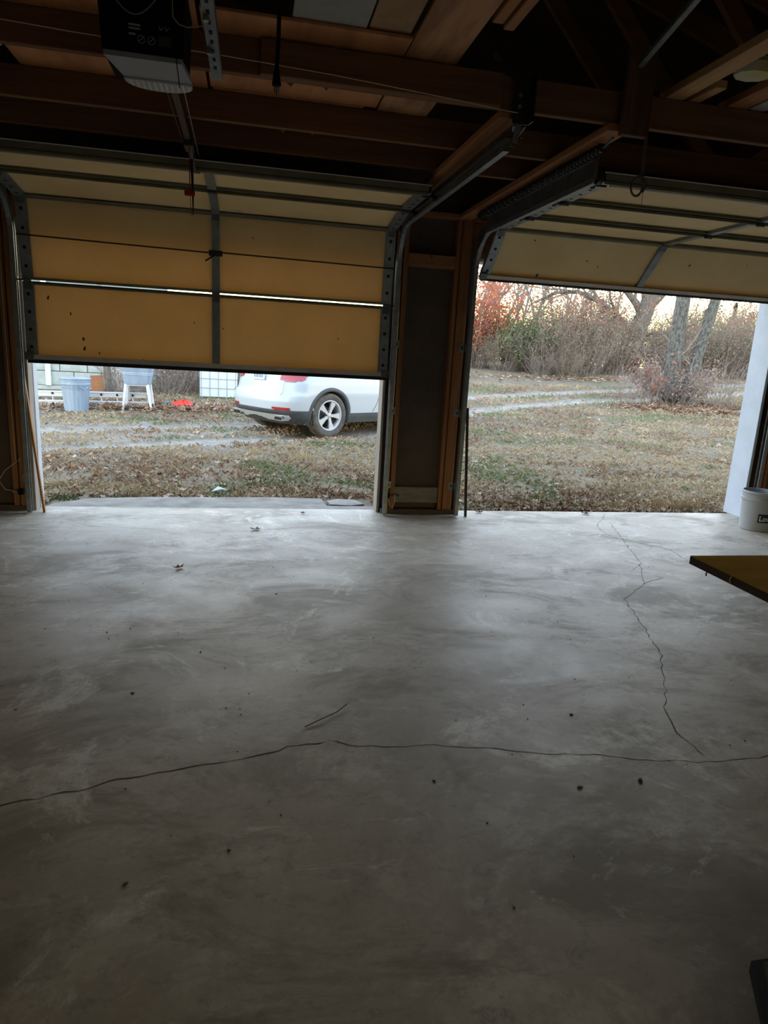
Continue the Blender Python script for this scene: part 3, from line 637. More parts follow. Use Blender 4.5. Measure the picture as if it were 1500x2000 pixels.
# ================================================================== BUCKET, WORKBENCH, MAT
def bucket():
    c = Vector((4.545, 5.20, 0)); root = thing('bucket', tuple(c), 'grey plastic bucket with a navy label by the white jamb', 'bucket')
    MB().lathe([(0,.0),(.126,.0),(.131,.006),(.142,.268),(.152,.270),(.153,.292),(.146,.296),(.147,.330),(.153,.334),(.153,.352),(.147,.356),(.143,.350),(.138,.30),(.127,.012),(0,.012)], 48, c).build('body', M_BUCKET, root, smooth=False)
    a0 = math.atan2(-c.y, -c.x)
    def wrap(u, z, off): r = .131+.011*(z/.268)+off; a = a0+u/.137; return (c.x+r*math.cos(a), c.y+r*math.sin(a), z)
    V = []; F = []; n = 16; u0, u1, z0, z1 = .012, .20, .085, .165
    for j in (0, 1):
        for i in range(n+1): V.append(wrap(u0+(u1-u0)*i/n, z0 if j == 0 else z1, .0012))
    for i in range(n): F.append((i, i+1, n+2+i, n+1+i))
    lb = MB().add(V, F).build('label', M_NAVY, root)
    cu = bpy.data.curves.new('label_text', 'FONT'); cu.body = "Lowe's"; cu.size = .066; cu.offset = .0015
    to = bpy.data.objects.new('label_text_source', cu); COL.objects.link(to)
    dg = bpy.context.evaluated_depsgraph_get(); me = bpy.data.meshes.new_from_object(to.evaluated_get(dg))
    bpy.data.objects.remove(to)
    bm = bmesh.new(); bm.from_mesh(me); bmesh.ops.subdivide_edges(bm, edges=[e_ for e_ in bm.edges if e_.calc_length() > .012], cuts=2); bmesh.ops.triangulate(bm, faces=bm.faces[:])
    for v in bm.verts: v.co = Vector(wrap(.022+v.co.x*.92, .101+v.co.y, .0024))-c
    bm.to_mesh(me); bm.free(); me.materials.append(M_LETTER)
    t = bpy.data.objects.new('lettering', me); COL.objects.link(t); t.parent = lb
    # bail handle
    MB().tube([(c.x+.152*math.cos(a0+1.2+k*.155), c.y+.152*math.sin(a0+1.2+k*.155), .30-.10*math.sin(PI*k/14)) for k in range(15)], .004, 6).build('handle', M_GALV, root)
bucket()

def bench():
    x0, x1, y0, y1, zt = 1.635, 3.0, .55, 2.16, .70
    root = thing('workbench', (2.3, 1.3, 0), 'ochre wooden work table jutting in at the right', 'table')
    tp = MB().box(x0, x1, y0, y1, zt-.001, zt+.001, 0).build('tabletop', M_TABLE, root)
    MB().box(x0, x1, y0, y1, zt-.030, zt-.0012, 0).build('edge_band', M_TEDGE, root)
    MB().tube([(x0+.045, y1-.05, zt-.03), (x0+.046, y1-.052, zt-.045), (x0+.040, y1-.05, zt-.052), (x0+.043, y1-.05, zt-.062)], .003, 5).build('drip', mat('drip', (.16, .14, .11), .9), root)
    MB().tube([(x0-.001, 1.93, zt), (x0-.002, 1.935, zt-.015), (x0-.001, 1.932, zt-.030)], .003, 5).build('glue_run', mat('glue', (.42, .27, .13), .6), root)
    for x in (2.32, 2.92):
        for y in (.65, 2.05): MB().box(x-.03, x+.03, y-.03, y+.03, 0, zt-.03).build('leg', M_FIR_Z, root)
bench()
def matobj():
    root = thing('rubber_mat', (1.35, 1.0, 0), 'black rubber-edged mat corner at the lower right', 'mat')
    M = [(1.185, 1.095), (1.90, 1.10), (1.90, .45), (.86, .46)]
    MB().prism([(1.178,1.105),(1.95,1.12),(1.95,.40),(.96,.72)], 0.001, .030).build('base', M_RUBBER, root)
    MB().prism([(1.196,1.090),(1.94,1.105),(1.94,.41),(.99,.73)], .0305, .042).build('pile', M_MAT, root)
matobj()
# ================================================================== CAR
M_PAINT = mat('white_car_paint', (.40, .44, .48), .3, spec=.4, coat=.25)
M_CLAD = mat('grey_cladding', (.045, .05, .058), .6, (.065, .068, .07), scale=6)
M_TYRE = mat('muddy_tyre', (.055, .052, .048), .9, (.17, .14, .105), scale=9, bump=.5, bscale=50)
M_TYRES = mat('tyre_sidewall', (.05, .052, .056), .85, (.09, .085, .078), scale=7)
M_ALLOY = mat('alloy', (.40, .41, .43), .35, metal=.1)
M_CHROME = mat('chrome', (.75, .76, .78), .15, metal=1.)
M_LAMP = mat('red_lamp', (.30, .008, .012), .2, spec=.6, coat=.5)
M_GLASS = mat('dark_glass', (.02, .025, .03), .08, spec=.6)
M_MUD = mat('dried_mud', (.30, .25, .19), .95, (.12, .11, .10), scale=22, lo=.42, hi=.56)
M_PLATE = mat('plate', (.60, .66, .72), .5); M_PLTXT = mat('plate_ink', (.06, .10, .22), .6)

def car():
    ang = math.atan2(.567, .826)
    root = thing('car', (.86, 12.33, -.10), 'white sport utility car on the driveway, seen from its rear corner', 'car', rz=ang)
    XRr, XF = -.90, 3.72
    def hw(z):   # half width by height
        pts = [(.20,.86),(.34,.905),(.50,.925),(.72,.945),(.90,.935),(1.02,.905),(1.10,.86),(1.40,.74),(1.62,.60),(1.66,.30)]
        for (a, b), (c, d) in zip(pts, pts[1:]):
            if z <= c: return b+(d-b)*max(0, (z-a))/(c-a)
        return pts[-1][1]
    def xr(z):   # rearmost x by height
        pts = [(.20,-.70),(.30,-.80),(.42,-.91),(.60,-.93),(.70,-.90),(.74,-.845),(.95,-.80),(1.08,-.74),(1.50,-.42),(1.66,-.15)]
        for (a, b), (c, d) in zip(pts, pts[1:]):
            if z <= c: return b+(d-b)*max(0, (z-a))/(c-a)
        return pts[-1][1]
    def xf(z):
        pts = [(.20,3.55),(.40,3.72),(.75,3.74),(.95,3.62),(1.02,2.55),(1.08,2.20),(1.50,1.30),(1.66,.75)]
        for (a, b), (c, d) in zip(pts, pts[1:]):
            if z <= c: return b+(d-b)*max(0, (z-a))/(c-a)
        return pts[-1][1]
    def outline(z, side):
        w = hw(z); a = .55; P = []; x0 = xr(z); x1 = xf(z); a2 = min(.8, (x1-x0)*.3)
        for k in range(0, 27):
            t = math.sin(k/26*PI/2)*w if k else 0.
            P.append((x0+a*(1-max(0, 1-(t/w)**3.0)**(1/3.0)), side*t))
        n = 110
        for k in range(1, n): P.append((x0+a+(x1-a2-x0-a)*k/n, side*w))
        for k in range(26, -1, -1):
            t = math.sin(k/26*PI/2)*w if k else 0.
            P.append((x1-a2*(1-max(0, 1-(t/w)**3.0)**(1/3.0)), side*t))
        return P
    AX = [(0., .37), (2.87, .37)]
    def in_arch(x, z, y, r=.425): return abs(y) > .45 and any((x-ax)**2+(z-az)**2 < r*r for ax, az in AX)
    def shell(z0, z1, dz, off=0., keep=None):
        mb = MB(); zs = [z0+(z1-z0)*k/max(1, round((z1-z0)/dz)) for k in range(max(1, round((z1-z0)/dz))+1)]
        for side in (-1, 1):
            rows = [outline(z, side) for z in zs]; n = len(rows[0]); V = []
            for z, r in zip(zs, rows):
                for i, (x, y) in enumerate(r):
                    if off:
                        a = r[max(i-1, 0)]; b = r[min(i+1, n-1)]; tx, ty = b[0]-a[0], b[1]-a[1]; l = math.hypot(tx, ty) or 1; nx, ny = ty/l, -tx/l
                        if side > 0: nx, ny = -nx, -ny
                        V.append((x+nx*off, y+ny*off, z))
                    else: V.append((x, y, z))
            F = []
            for j in range(len(zs)-1):
                for i in range(n-1):
                    cx = (rows[j][i][0]+rows[j+1][i+1][0])/2; cy = (rows[j][i][1]+rows[j+1][i+1][1])/2; cz = (zs[j]+zs[j+1])/2
                    if in_arch(cx, cz, cy): continue
                    if keep and not keep(cx, cy, cz): continue
                    F.append((j*n+i, j*n+i+1, (j+1)*n+i+1, (j+1)*n+i))
            mb.add(V, F)
        return mb
    B = lambda mb, name, m, par=root, sm_=True, fx=True: mb.build(name, m, par, smooth=sm_, world=False, fix=fx)
    def rear_low(x): return .485 if x < -.15 else .41
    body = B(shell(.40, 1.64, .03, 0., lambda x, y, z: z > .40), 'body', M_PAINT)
    B(MB().box(-.62, 3.3, -.84, .84, .24, .30), 'underbody', M_RUBBER, sm_=False)
    # roof cap
    q = [(x, y) for x, y in outline(1.64, 1)] + [(x, y) for x, y in reversed(outline(1.64, -1))]
    B(MB().add([(x, y, 1.64) for x, y in q], [tuple(range(len(q)))]), 'roof', M_PAINT, sm_=False)
    # glasshouse bands laid just proud of the body
    B(shell(1.13, 1.50, .03, .006, lambda x, y, z: abs(y) < .62*1.0 or (.0 < x < 1.9)), 'window_glass', M_GLASS)
    # dark plastic along the lower edges
    B(shell(.215, .455, .02, .012, lambda x, y, z: x < -.10), 'rear_bumper', M_CLAD)
    B(shell(.235, .40, .02, .014, lambda x, y, z: .3 < x < 2.5 and abs(y) > .5), 'sill', M_CLAD)
    B(shell(.22, .44, .02, .010, lambda x, y, z: x > 3.0), 'front_bumper', M_CLAD)
    # silver skid trim with a wavy lower edge, and the exhaust tips
    B(shell(.265, .375, .012, .024, lambda x, y, z: x < -.50 and abs(y) < .74 and z > .285+.03*math.sin(y*7+1)), 'skid_trim', mat('silver_plastic', (.42, .43, .44), .4))
    for s in (-1, 1):
        ex = MB().prism([(-.10,-.035),(.10,-.035),(.115,.0),(.09,.04),(-.09,.04),(-.115,.0)], -.86, -.70, lambda a, b, c: (c, s*.60+a, .315+b))
        e_ = B(ex, 'exhaust_tip', M_CHROME, sm_=False)
        B(MB().prism([(-.08,-.022),(.08,-.022),(.092,.0),(.07,.026),(-.07,.026),(-.092,.0)], -.868, -.8605, lambda a, b, c: (c, s*.60+a, .315+b)), 'exhaust_mouth', M_HOLE, e_, False)
        B(shell(.455, .50, .011, .016, lambda x, y, z: y*s > .50 and y*s < .78 and x < -.55 and z < .495), 'reflector', M_LAMP)
    B(shell(.90, 1.06, .02, .012, lambda x, y, z: abs(y) > .46 and x < -.25 and z > .945-.02*math.sin((abs(y)-.5)*8) and .52 < abs(y) < .87), 'tail_lamp', M_LAMP)
    # mud splashed behind the rear wheel
    B(shell(.215, .33, .012, .0165, lambda x, y, z: -.50 < x < -.1 and y < 0 and z < .235+.10*((x+.50)/.40)+.02*math.sin(x*90)), 'mud_splash', M_MUD)
    # number plate
    pl = B(MB().box(-.835, -.822, -.17, .17, .915, 1.03, .004), 'number_plate', M_PLATE, sm_=False)
    for k in range(6): B(MB().box(-.8365, -.8355, -.13+.045*k, -.105+.045*k, .945, 1.0), 'plate_mark', M_PLTXT, pl, False)
    # door shut line, tailgate line
    def sx_(z): return -hw(z)-.002
    B(MB().tube([(1.02, sx_(.42), .42), (1.10, sx_(.55), .55), (1.16, sx_(.75), .75), (1.17, sx_(.95), .95), (1.17, sx_(1.05), 1.05)], .004, 4), 'door_seam', M_HOLE)
    B(MB().tube([(2.02, sx_(.42), .42), (2.05, sx_(.75), .75), (2.05, sx_(1.0), 1.0)], .004, 4), 'door_seam', M_HOLE)
    for s in (-1, 1): B(MB().tube([(xr(z)+.028, s*.66, z) for z in (.70, .74, .80, .88, .93)], .003, 4), 'tailgate_seam', M_CLAD)
    # arches
    for ax, az in AX:
        for s in (-1, 1):
            mb = MB(); n = 28; V = []
            for k in range(n+1):
                a = math.radians(-22+224*k/n)
                for r, o_ in ((.405, -.10), (.405, .004), (.425, .014), (.470, .012), (.478, -.02)):
                    x = ax+r*math.cos(a); z = az+r*math.sin(a); V.append((x, s*(hw(max(.21, z))+o_), z))
            F = [(k*5+j, k*5+j+1, (k+1)*5+j+1, (k+1)*5+j) for k in range(n) for j in range(4)]
            B(mb.add(V, F), 'wheel_arch', M_CLAD)
            wl = MB(); V = []
            for k in range(n+1):
                a = math.radians(-20+220*k/n)
                for yy in (.50, .93): V.append((ax+.418*math.cos(a), s*yy, az+.418*math.sin(a)))
            wl.add(V, [(k*2, k*2+1, k*2+3, k*2+2) for k in range(n)])
            wl.add([(ax+.42*math.cos(2*PI*k/24), s*.50, az+.42*math.sin(2*PI*k/24)) for k in range(24)], [tuple(range(24))])
            B(wl, 'wheel_well', mat('wheel_well', (.05, .042, .036), .95, (.12, .10, .08), scale=9))
    # wheels
    for ax, az in AX:
        for s in (-1, 1):
            yc = s*.81
            prof = [(.255,-.10),(.30,-.115),(.345,-.112),(.365,-.095),(.37,-.05),(.37,.05),(.365,.095),(.345,.112),(.30,.115),(.255,.10)]
            ty = MB().lathe(prof, 48, (0, 0, 0), 'y'); ty.v = [(x+ax, y*s+yc, z+az) for x, y, z in ty.v]
            w_ = B(ty, 'wheel', M_TYRE)
            sd = MB().lathe([(.252,.098),(.29,.1165),(.333,.1165)], 48, (0, 0, 0), 'y'); sd.v = [(x+ax, y*s+yc, z+az) for x, y, z in sd.v]
            B(sd, 'sidewall', M_TYRES, w_)
            tr_ = MB()
            for k in range(56):
                a = 2*PI*k/56; x, z = ax+.368*math.cos(a), az+.368*math.sin(a)
                for dy in (-.075, -.025, .025, .075):
                    M3 = Matrix.Rotation(-a, 3, 'Y'); tr_.obox((x, yc+dy, z), (.014, .036, .028), M3)
            B(tr_, 'tread', M_TYRE, w_, False)
            rm = MB().lathe([(.262,.095),(.262,.108),(.238,.104),(.228,.06),(.215,-.06),(.25,-.09)], 48, (0, 0, 0), 'y'); rm.v = [(x+ax, y*s+yc, z+az) for x, y, z in rm.v]
            B(rm, 'rim', M_ALLOY, w_)
            dk = MB().lathe([(0,-.02),(.15,-.02),(.15,-.035)], 24, (0, 0, 0), 'y'); dk.v = [(x+ax, y*s+yc, z+az) for x, y, z in dk.v]
            B(dk, 'brake_disc', M_GALV_D, w_); 
            bk = MB().lathe([(0,-.05),(.225,-.05)], 24, (0, 0, 0), 'y'); bk.v = [(x+ax, y*s+yc, z+az) for x, y, z in bk.v]; B(bk, 'wheel_back', M_HOLE, w_)
            for k in range(5):
                a = math.radians(68+72*k); c, sn = math.cos(a), math.sin(a); pm = MB()
                poly = [(.035,-.030),(.10,-.024),(.245,-.058),(.245,.058),(.10,.024),(.035,.030)]
                pm.prism(poly, .052, .088, lambda r, t, d: (ax+r*c-t*sn, yc+s*(d+.010*(r/.245)), az+r*sn+t*c))
                sp = B(pm, 'spoke', M_ALLOY, w_, False)
            hb = MB().lathe([(0,.098),(.034,.096),(.045,.085),(.045,.04)], 20, (0, 0, 0), 'y'); hb.v = [(x+ax, y*s+yc, z+az) for x, y, z in hb.v]; B(hb, 'hub_cap', M_ALLOY, w_)
            for k in range(5):
                a = math.radians(104+72*k); B(MB().cyl((ax+.055*math.cos(a), yc+s*.07, az+.055*math.sin(a)), (ax+.055*math.cos(a), yc+s*.092, az+.055*math.sin(a)), .010, 8), 'wheel_bolt', M_HOLE, w_, False)
    # mirrors and front lamps for the unseen side
    for s in (-1, 1):
        B(MB().obox((1.75, s*1.0, 1.08), (.10, .18, .13), None, .03), 'mirror', M_PAINT, sm_=False)
        B(shell(.66, .82, .03, .006, lambda x, y, z: y*s > .45 and x > 3.35), 'headlamp', M_CHROME)
car()

# ================================================================== YARD THINGS
M_CAN = mat('galvanized_can', (.30, .37, .46), .5, (.23, .30, .39), scale=5, metal=.25, stretch=(1, 1, .4))
def trash_can():
    b = (-3.26, 14.14, gz(-3.26, 14.14)); root = thing('trash_can', b, 'galvanized trash can without lid beside the aluminium ladder', 'trash can')
    c = Vector(b); n = 60; V = []; rows = [(.205,.0),(.21,.02),(.245,.42),(.262,.50),(.272,.52),(.272,.54),(.268,.545),(.275,.60),(.285,.625),(.282,.64),(.272,.635),(.26,.58),(.20,.03)]
    mb = MB(); V = []
    for j, (r, z) in enumerate(rows):
        for k in range(n):
            rr = r+(.0055 if (k % 3 == 0 and 1 < j+1 < 5) else 0); a = 2*PI*k/n; V.append((c.x+rr*math.cos(a), c.y+rr*math.sin(a), c.z+z))
    F = [(j*n+k, j*n+(k+1) % n, (j+1)*n+(k+1) % n, (j+1)*n+k) for j in range(len(rows)-1) for k in range(n)] + [tuple(range(n))]
    mb.add(V, F).build('body', M_CAN, root)
    MB().tube([(c.x+.30*math.cos(a), c.y+.30*math.sin(a), c.z+.50-.06*math.sin((a+1.1)/.6*PI)) for a in (-1.1, -.95, -.8, -.65, -.5)], .008, 6).build('handle', M_CAN, root)
trash_can()
def wash_tub():
    x, y = -2.19, 14.66; z = gz(x, y); root = thing('wash_tub', (x, y, z), 'square galvanized wash tub standing on splayed white legs', 'wash tub')
    M_LEGW = mat('white_enamel', (.58, .60, .62), .5)
    def ring(hx, hy, zz, n=5, r=.06):
        P = []
        for sx_, sy_, a0 in ((1, 1, 0), (-1, 1, 90), (-1, -1, 180), (1, -1, 270)):
            for k in range(n): a = math.radians(a0+90*k/(n-1)); P.append((x+sx_*(hx-r)+r*math.cos(a), y+sy_*(hy-r)+r*math.sin(a), z+zz))
        return P
    def loft(rows):
        mb = MB(); n = len(rows[0]); V = [p for r in rows for p in r]
        mb.add(V, [(j*n+k, j*n+(k+1) % n, (j+1)*n+(k+1) % n, (j+1)*n+k) for j in range(len(rows)-1) for k in range(n)]+[tuple(range(n))]); return mb
    loft([ring(.235,.20,.505), ring(.24,.205,.51), ring(.265,.235,.70), ring(.275,.245,.705), ring(.272,.242,.725), ring(.28,.25,.735), ring(.278,.248,.755), ring(.30,.27,.86), ring(.31,.28,.865), ring(.31,.28,.885), ring(.295,.265,.88), ring(.24,.21,.53)]).build('tub', M_CAN, root)
    for sx_ in (-1, 1):
        for sy_ in (-1, 1):
            MB().tube([(x+sx_*.205, y+sy_*.17, z+.515), (x+sx_*.235, y+sy_*.19, z+.28), (x+sx_*.275, y+sy_*.21, z+.0)], [.036, .030, .020], 8).build('leg', M_LEGW, root)
    MB().box(x-.22, x+.22, y-.19, y+.19, z+.488, z+.506).build('stand_frame', M_LEGW, root)
wash_tub()
def ladder():
    z = -.05; root = thing('ladder', (-3.2, 14.75, z), 'aluminium ladder lying on edge behind the trash can', 'ladder')
    M_AL = mat('aluminium', (.55, .58, .63), .4, metal=.5)
    y = lambda x: 14.72+.13*(x+4.5)
    for zz in (.05, .235):
        p0 = (-4.9, y(-4.9), z+zz); p1 = (-1.95, y(-1.95), z+zz+.03)
        MB().bar(p0, p1, .03, .115, ch=.004).build('rail', M_AL, root)
        MB().bar((p0[0], p0[1]-.018, p0[2]+.036), (p1[0], p1[1]-.018, p1[2]+.036), .02, .012).build('rail_lip', M_AL, root)
    for k in range(10):
        x = -4.75+.30*k; MB().cyl((x, y(x), z+.05), (x, y(x), z+.26), .016, 8).build('rung', M_AL, root)
        for zz in (.05, .255): MB().cyl((x, y(x)-.018, z+zz), (x, y(x)-.024, z+zz), .024, 10).build('rung_end', M_HOLE, root)
ladder()
def tarp():
    x, y = -1.36, 15.1; z = gz(x, y); mb = MB(); n = 22; V = []
    for j in range(9):
        for k in range(n):
            a = 2*PI*k/n; r = (j/8); h = .15*(1-r**2.2)*(1+.5*noise.noise((math.cos(a)*2, math.sin(a)*2, r*2))); V.append((x+.31*r*math.cos(a)*(1+.2*math.sin(3*a)), y+.20*r*math.sin(a)*(1+.15*math.cos(2*a)), z-.01+h+.02*noise.noise((a*2, r*6, 0))))
    F = [(j*n+k, j*n+(k+1) % n, (j+1)*n+(k+1) % n, (j+1)*n+k) for j in range(8) for k in range(n)]
    o = rooted(mb.add(V, F), 'crumpled_tarp', mat('orange_red_plastic', (.72, .045, .02), .5, (.60, .03, .015), scale=6), (x, y, z), smooth=True); tag(o, 'crumpled orange-red plastic tarp on the leaf litter', 'tarp')
tarp()
hp = []
for k in range(60):
    t = k/59; a = t*5*PI; x = -1.72+.10*t+.12*math.cos(a); y = 15.28+.16*math.sin(a)+.1*t; hp.append((x, y, gz(x, y)+.045+.02*math.sin(a*.5)))
o = rooted(MB().tube(hp, .016, 6), 'garden_hose', mat('teal_hose', (.10, .28, .30), .5), (-1.7, 15.0, 0)); tag(o, 'teal garden hose looped near the wash tub legs', 'hose')

# block wall of the house across the yard
def house():
    hy = 17.7; root = thing('house', (-7.5, hy, 0), 'pale concrete-block house across the yard', 'building')
    M_JOINT = mat('mortar', (.20, .22, .21), .95)
    x1 = -2.55
    MB().box(-16, x1-.01, hy+.02, hy+6, -.2, 3.4).build('wall_core', M_JOINT, root)
    bl = []
    r = random.Random(3); bw, bh = .62, .335
    proto = None
    for row in range(6):
        xoff = (row % 2)*bw/2; k = 0
        while True:
            xa = x1-(k+1)*bw+xoff-.31; xb = xa+bw
            if xa < -9.5: break
            xbb = min(xb, x1); k += 1
            if xbb-xa < .1: continue
            full = abs(xbb-xb) < 1e-6
            if full and proto:
                o = proto.copy(); COL.objects.link(o); o.location = (xa-proto_x, r.uniform(-.008, .004), row*bh); 
            else:
                o = MB().box(xa+.008, xbb-.008, hy-.03, hy+.02, .16+row*bh*(0 if full else 1)+.008, .16+row*bh*(0 if full else 1)+bh-.008, .008).build('block', M_BLOCKW, root)
                if full: proto = o; proto_x = xa; o.location = (0, 0, row*bh)
    MB().box(-9.5, x1, hy-.055, hy, .06, .16).build('footing', M_BLOCKW, root)
    MB().prism([(hy-.5,3.35),(hy+3,4.7),(hy+6.5,3.35),(hy+6.5,3.45),(hy+3,4.82),(hy-.5,3.45)], -16.3, x1+.35, lambda a, b, c: (c, a, b)).build('roof', mat('roof_shingle', (.10, .09, .085), .9, (.07, .065, .06), scale=20), root)
    for yy in (0,):
        MB().box(-4.72, -4.60, hy-.09, hy-.03, .16, 3.3).build('downpipe', mat('downpipe', (.52, .56, .58), .6), root)
house()
def clay():
    x, y = -3.42, 16.9; z = gz(x, y)
    o = rooted(MB().prism([(-.13,0),(.13,0),(.15,.46),(-.14,.44)], -.02, .02, lambda a, b, c: (x+a, y+c-b*.15, z+b)), 'terracotta_slab', mat('terracotta', (.34, .16, .085), .9, (.27, .13, .075), scale=5), (x, y, z)); tag(o, 'reddish clay slab leaning by the block wall', 'slab')
    o = rooted(MB().prism([(-.14,0),(.14,0),(.14,.5),(-.14,.5)], -.01, .01, lambda a, b, c: (x+.5+a, y+c-b*.15+.4, z+b+.1)), 'white_sheet', M_WHITE, (x+.5, y+.4, z)); tag(o, 'white sheet leaning behind the thin grey tree trunk', 'sheet')
clay()
def white_panel():
    x0, x1, y = -1.13, -.25, 16.95; z = .10; root = thing('white_board', ((x0+x1)/2, y, z), 'white slatted panel with grid lines behind the rear of the car', 'panel')
    MB().box(x0, x1, y, y+.03, z, 1.25, .004).build('sheet', mat('white_board', (.52, .57, .62), .6), root)
    for k in range(5): MB().box(x0, x1, y-.012, y-.002, z+.22*k+.20, z+.22*k+.212).build('bar', M_GREY, root)
    for k in range(5): MB().box(x0+.03+.2*k, x0+.04+.2*k, y-.014, y-.003, z-.1, 1.28).build('bar', M_GREY, root)
white_panel()
# ================================================================== VEGETATION
def leafmat(name, c1, c2, tr=.5):
    return mat(name, c1, .75, c2, scale=3.0, detail=3, lo=.4, hi=.6, spec=.15, trans=tuple(a*tr*1.6 for a in c1))
L_RED = leafmat('leaf_red', (.52, .14, .075), (.40, .12, .08)); L_ORG = leafmat('leaf_orange', (.55, .26, .10), (.46, .18, .09))
L_PINK = leafmat('leaf_rust', (.27, .175, .145), (.21, .14, .12)); L_OLV = leafmat('leaf_olive', (.20, .185, .125), (.26, .23, .16))
L_GRN = leafmat('leaf_green', (.125, .20, .075), (.18, .225, .10)); L_DGR = leafmat('leaf_dark_green', (.06, .085, .045), (.09, .10, .055))
L_TAN = leafmat('leaf_tan', (.37, .27, .19), (.29, .205, .145)); L_YEL = leafmat('leaf_yellow', (.34, .28, .09), (.26, .22, .08))
B_GREY = mat('bark_grey', (.15, .13, .11), .95, (.09, .078, .068), scale=6, stretch=(3, 3, .8), bump=.6)
B_TWIG = mat('bark_twig', (.20, .165, .15), .95, (.27, .23, .205), scale=4)
B_LICH = mat('bark_lichen', (.13, .132, .122), .95, (.055, .05, .044), scale=13, stretch=(1.6, 1.6, .7), bump=.7, lo=.42, hi=.6)

def quad_leaves(mb, idx, pts, size, r, slots):
    for p in pts:
        s = size*r.uniform(.5, 1.3); u = Vector((r.uniform(-1, 1), r.uniform(-1, 1), r.uniform(-1, 1))).normalized(); v = u.orthogonal().normalized(); w = u.cross(v)
        a = r.uniform(0, 6.28); v, w = v*math.cos(a)+w*math.sin(a), w*math.cos(a)-v*math.sin(a)
        P = Vector(p); mb.add([P-v*s*.5, P+w*s*.32, P+v*s*.5, P-w*s*.32], [(0, 1, 2, 3)]); idx.append(r.choice(slots))
def twig_path(p, d, l, n, r, curl):
    P = [Vector(p)]; d = Vector(d).normalized()
    for k in range(n):
        d = (d+Vector((r.uniform(-curl, curl), r.uniform(-curl, curl), r.uniform(-curl*.6, curl*.8)))).normalized(); P.append(P[-1]+d*l/n)
    return P
def make_shrub(name, seed, h, rad, stems, leaves, mats, slots, lsize, twig=.010, upright=1.0, base_z=0., label='', group='', cat='shrub', leafdist=.10, bark=None):
    r = random.Random(seed); st_ = MB(); ends = []
    for k in range(stems):
        a = r.uniform(0, 2*PI); q = rad*.45*math.sqrt(r.random()); d = Vector((math.cos(a)*rad*r.uniform(.2, 1.0), math.sin(a)*rad*r.uniform(.2, 1.0), h*upright*r.uniform(.5, 1.1)))
        l = d.length*r.uniform(.75, 1.1); P = twig_path((q*math.cos(a), q*math.sin(a), base_z), d, l, 6, r, .28)
        t0 = twig*r.uniform(.7, 1.6); st_.tube(P, [t0*(1-.8*i/6) for i in range(7)], 3, cap=False)
        for j in range(r.randint(4, 7)):
            i = r.randint(2, 5); dd = (P[i+1]-P[i]).normalized()+Vector((r.uniform(-1, 1), r.uniform(-1, 1), r.uniform(-.3, .9)))*.9
            Q = twig_path(P[i], dd, l*r.uniform(.15, .42), 4, r, .35); st_.tube(Q, [t0*.5, t0*.4, t0*.3, t0*.25, t0*.18], 3, cap=False)
            ends += Q[1:]
        ends += P[3:]
    root = thing(name, (0, 0, 0), label, cat, group or None); st_.build('stems', bark or B_TWIG, root, fix=False)
    if leaves:
        lm = MB(); idx = []; pts = []
        for k in range(leaves):
            e_ = r.choice(ends); pts.append((e_.x+r.gauss(0, leafdist), e_.y+r.gauss(0, leafdist), max(.03, e_.z+r.gauss(0, leafdist))))
        quad_leaves(lm, idx, pts, lsize, r, slots)
        f = lm.build('foliage', mats, root, fix=False); f.data.polygons.foreach_set('material_index', idx)
    del root['_o']
    return root
def put(proto, x, y, s, rz, label=None, first=[set()], sz=None):
    o = proto if id(proto) not in first[0] else copy_tree(proto)
    first[0].add(id(proto)); o.location = (x, y, gz(x, y)-.03); o.rotation_euler = (0, 0, rz); o.scale = (s, s, sz or s)
    if label: o['label'] = label
    PUT.setdefault(proto.name, []).append(o)
    return o
ORD = 'first second third fourth fifth sixth seventh eighth ninth tenth eleventh twelfth'.split()
PUT = {}
def number_labels():
    for key, L_ in PUT.items():
        if len(L_) < 2: continue
        base = L_[0]['label']; L_.sort(key=lambda o: o.location.x/o.location.y)
        short, ref = LAB[key]
        for i, o in enumerate(L_): o['label'] = '%s, %s of its kind counting from the %s' % (short, ORD[i], ref)
G = 'shrubs of the thicket across the field'
bare = make_shrub('bare_shrub', 11, 2.3, 1.5, 60, 1500, [L_PINK, L_TAN, L_OLV], [0, 1, 1, 2], .075, .011, label='bare grey-brown twiggy shrub in the thicket across the field', group=G)
oliv = make_shrub('olive_shrub', 12, 2.2, 1.6, 60, 6500, [L_OLV, L_TAN, L_PINK, L_GRN], [0, 0, 1, 1, 2, 2, 3], .075, .010, label='olive-green leafy shrub in the thicket across the field', group=G)
rust = make_shrub('rust_shrub', 13, 3.2, 1.9, 55, 6500, [L_PINK, L_TAN, L_RED, L_ORG], [0, 0, 0, 0, 1, 1, 2, 3], .095, .013, label='rust-brown leafy shrub in the thicket across the field', group=G)
ever = make_shrub('evergreen_shrub', 14, 2.3, 1.1, 70, 9000, [L_GRN, L_DGR, L_OLV], [0, 0, 0, 1, 2], .11, .010, label='bright green vine-covered shrub in front of the thicket', cat='shrub')
redt = make_shrub('red_leaf_tree', 15, 4.2, 1.7, 45, 9500, [L_RED, L_ORG, L_PINK], [0, 0, 0, 1, 2], .15, .02, label='red-orange leaved small tree next to the pillar edge', cat='tree', leafdist=.22)
thin = make_shrub('bare_tree', 16, 9.0, 2.2, 5, 900, [L_PINK, L_TAN], [0, 1], .11, .085, 1.3, label='slim bare tree standing behind the thicket', group='bare trees behind the thicket', cat='tree', leafdist=.4)
haze = make_shrub('winter_tree', 17, 6.0, 3.0, 70, 4200, [L_PINK, L_TAN, L_OLV], [0, 0, 1, 2], .14, .022, label='hazy purple-brown winter tree at the wood edge', group='winter trees at the wood edge', cat='tree', leafdist=.3)

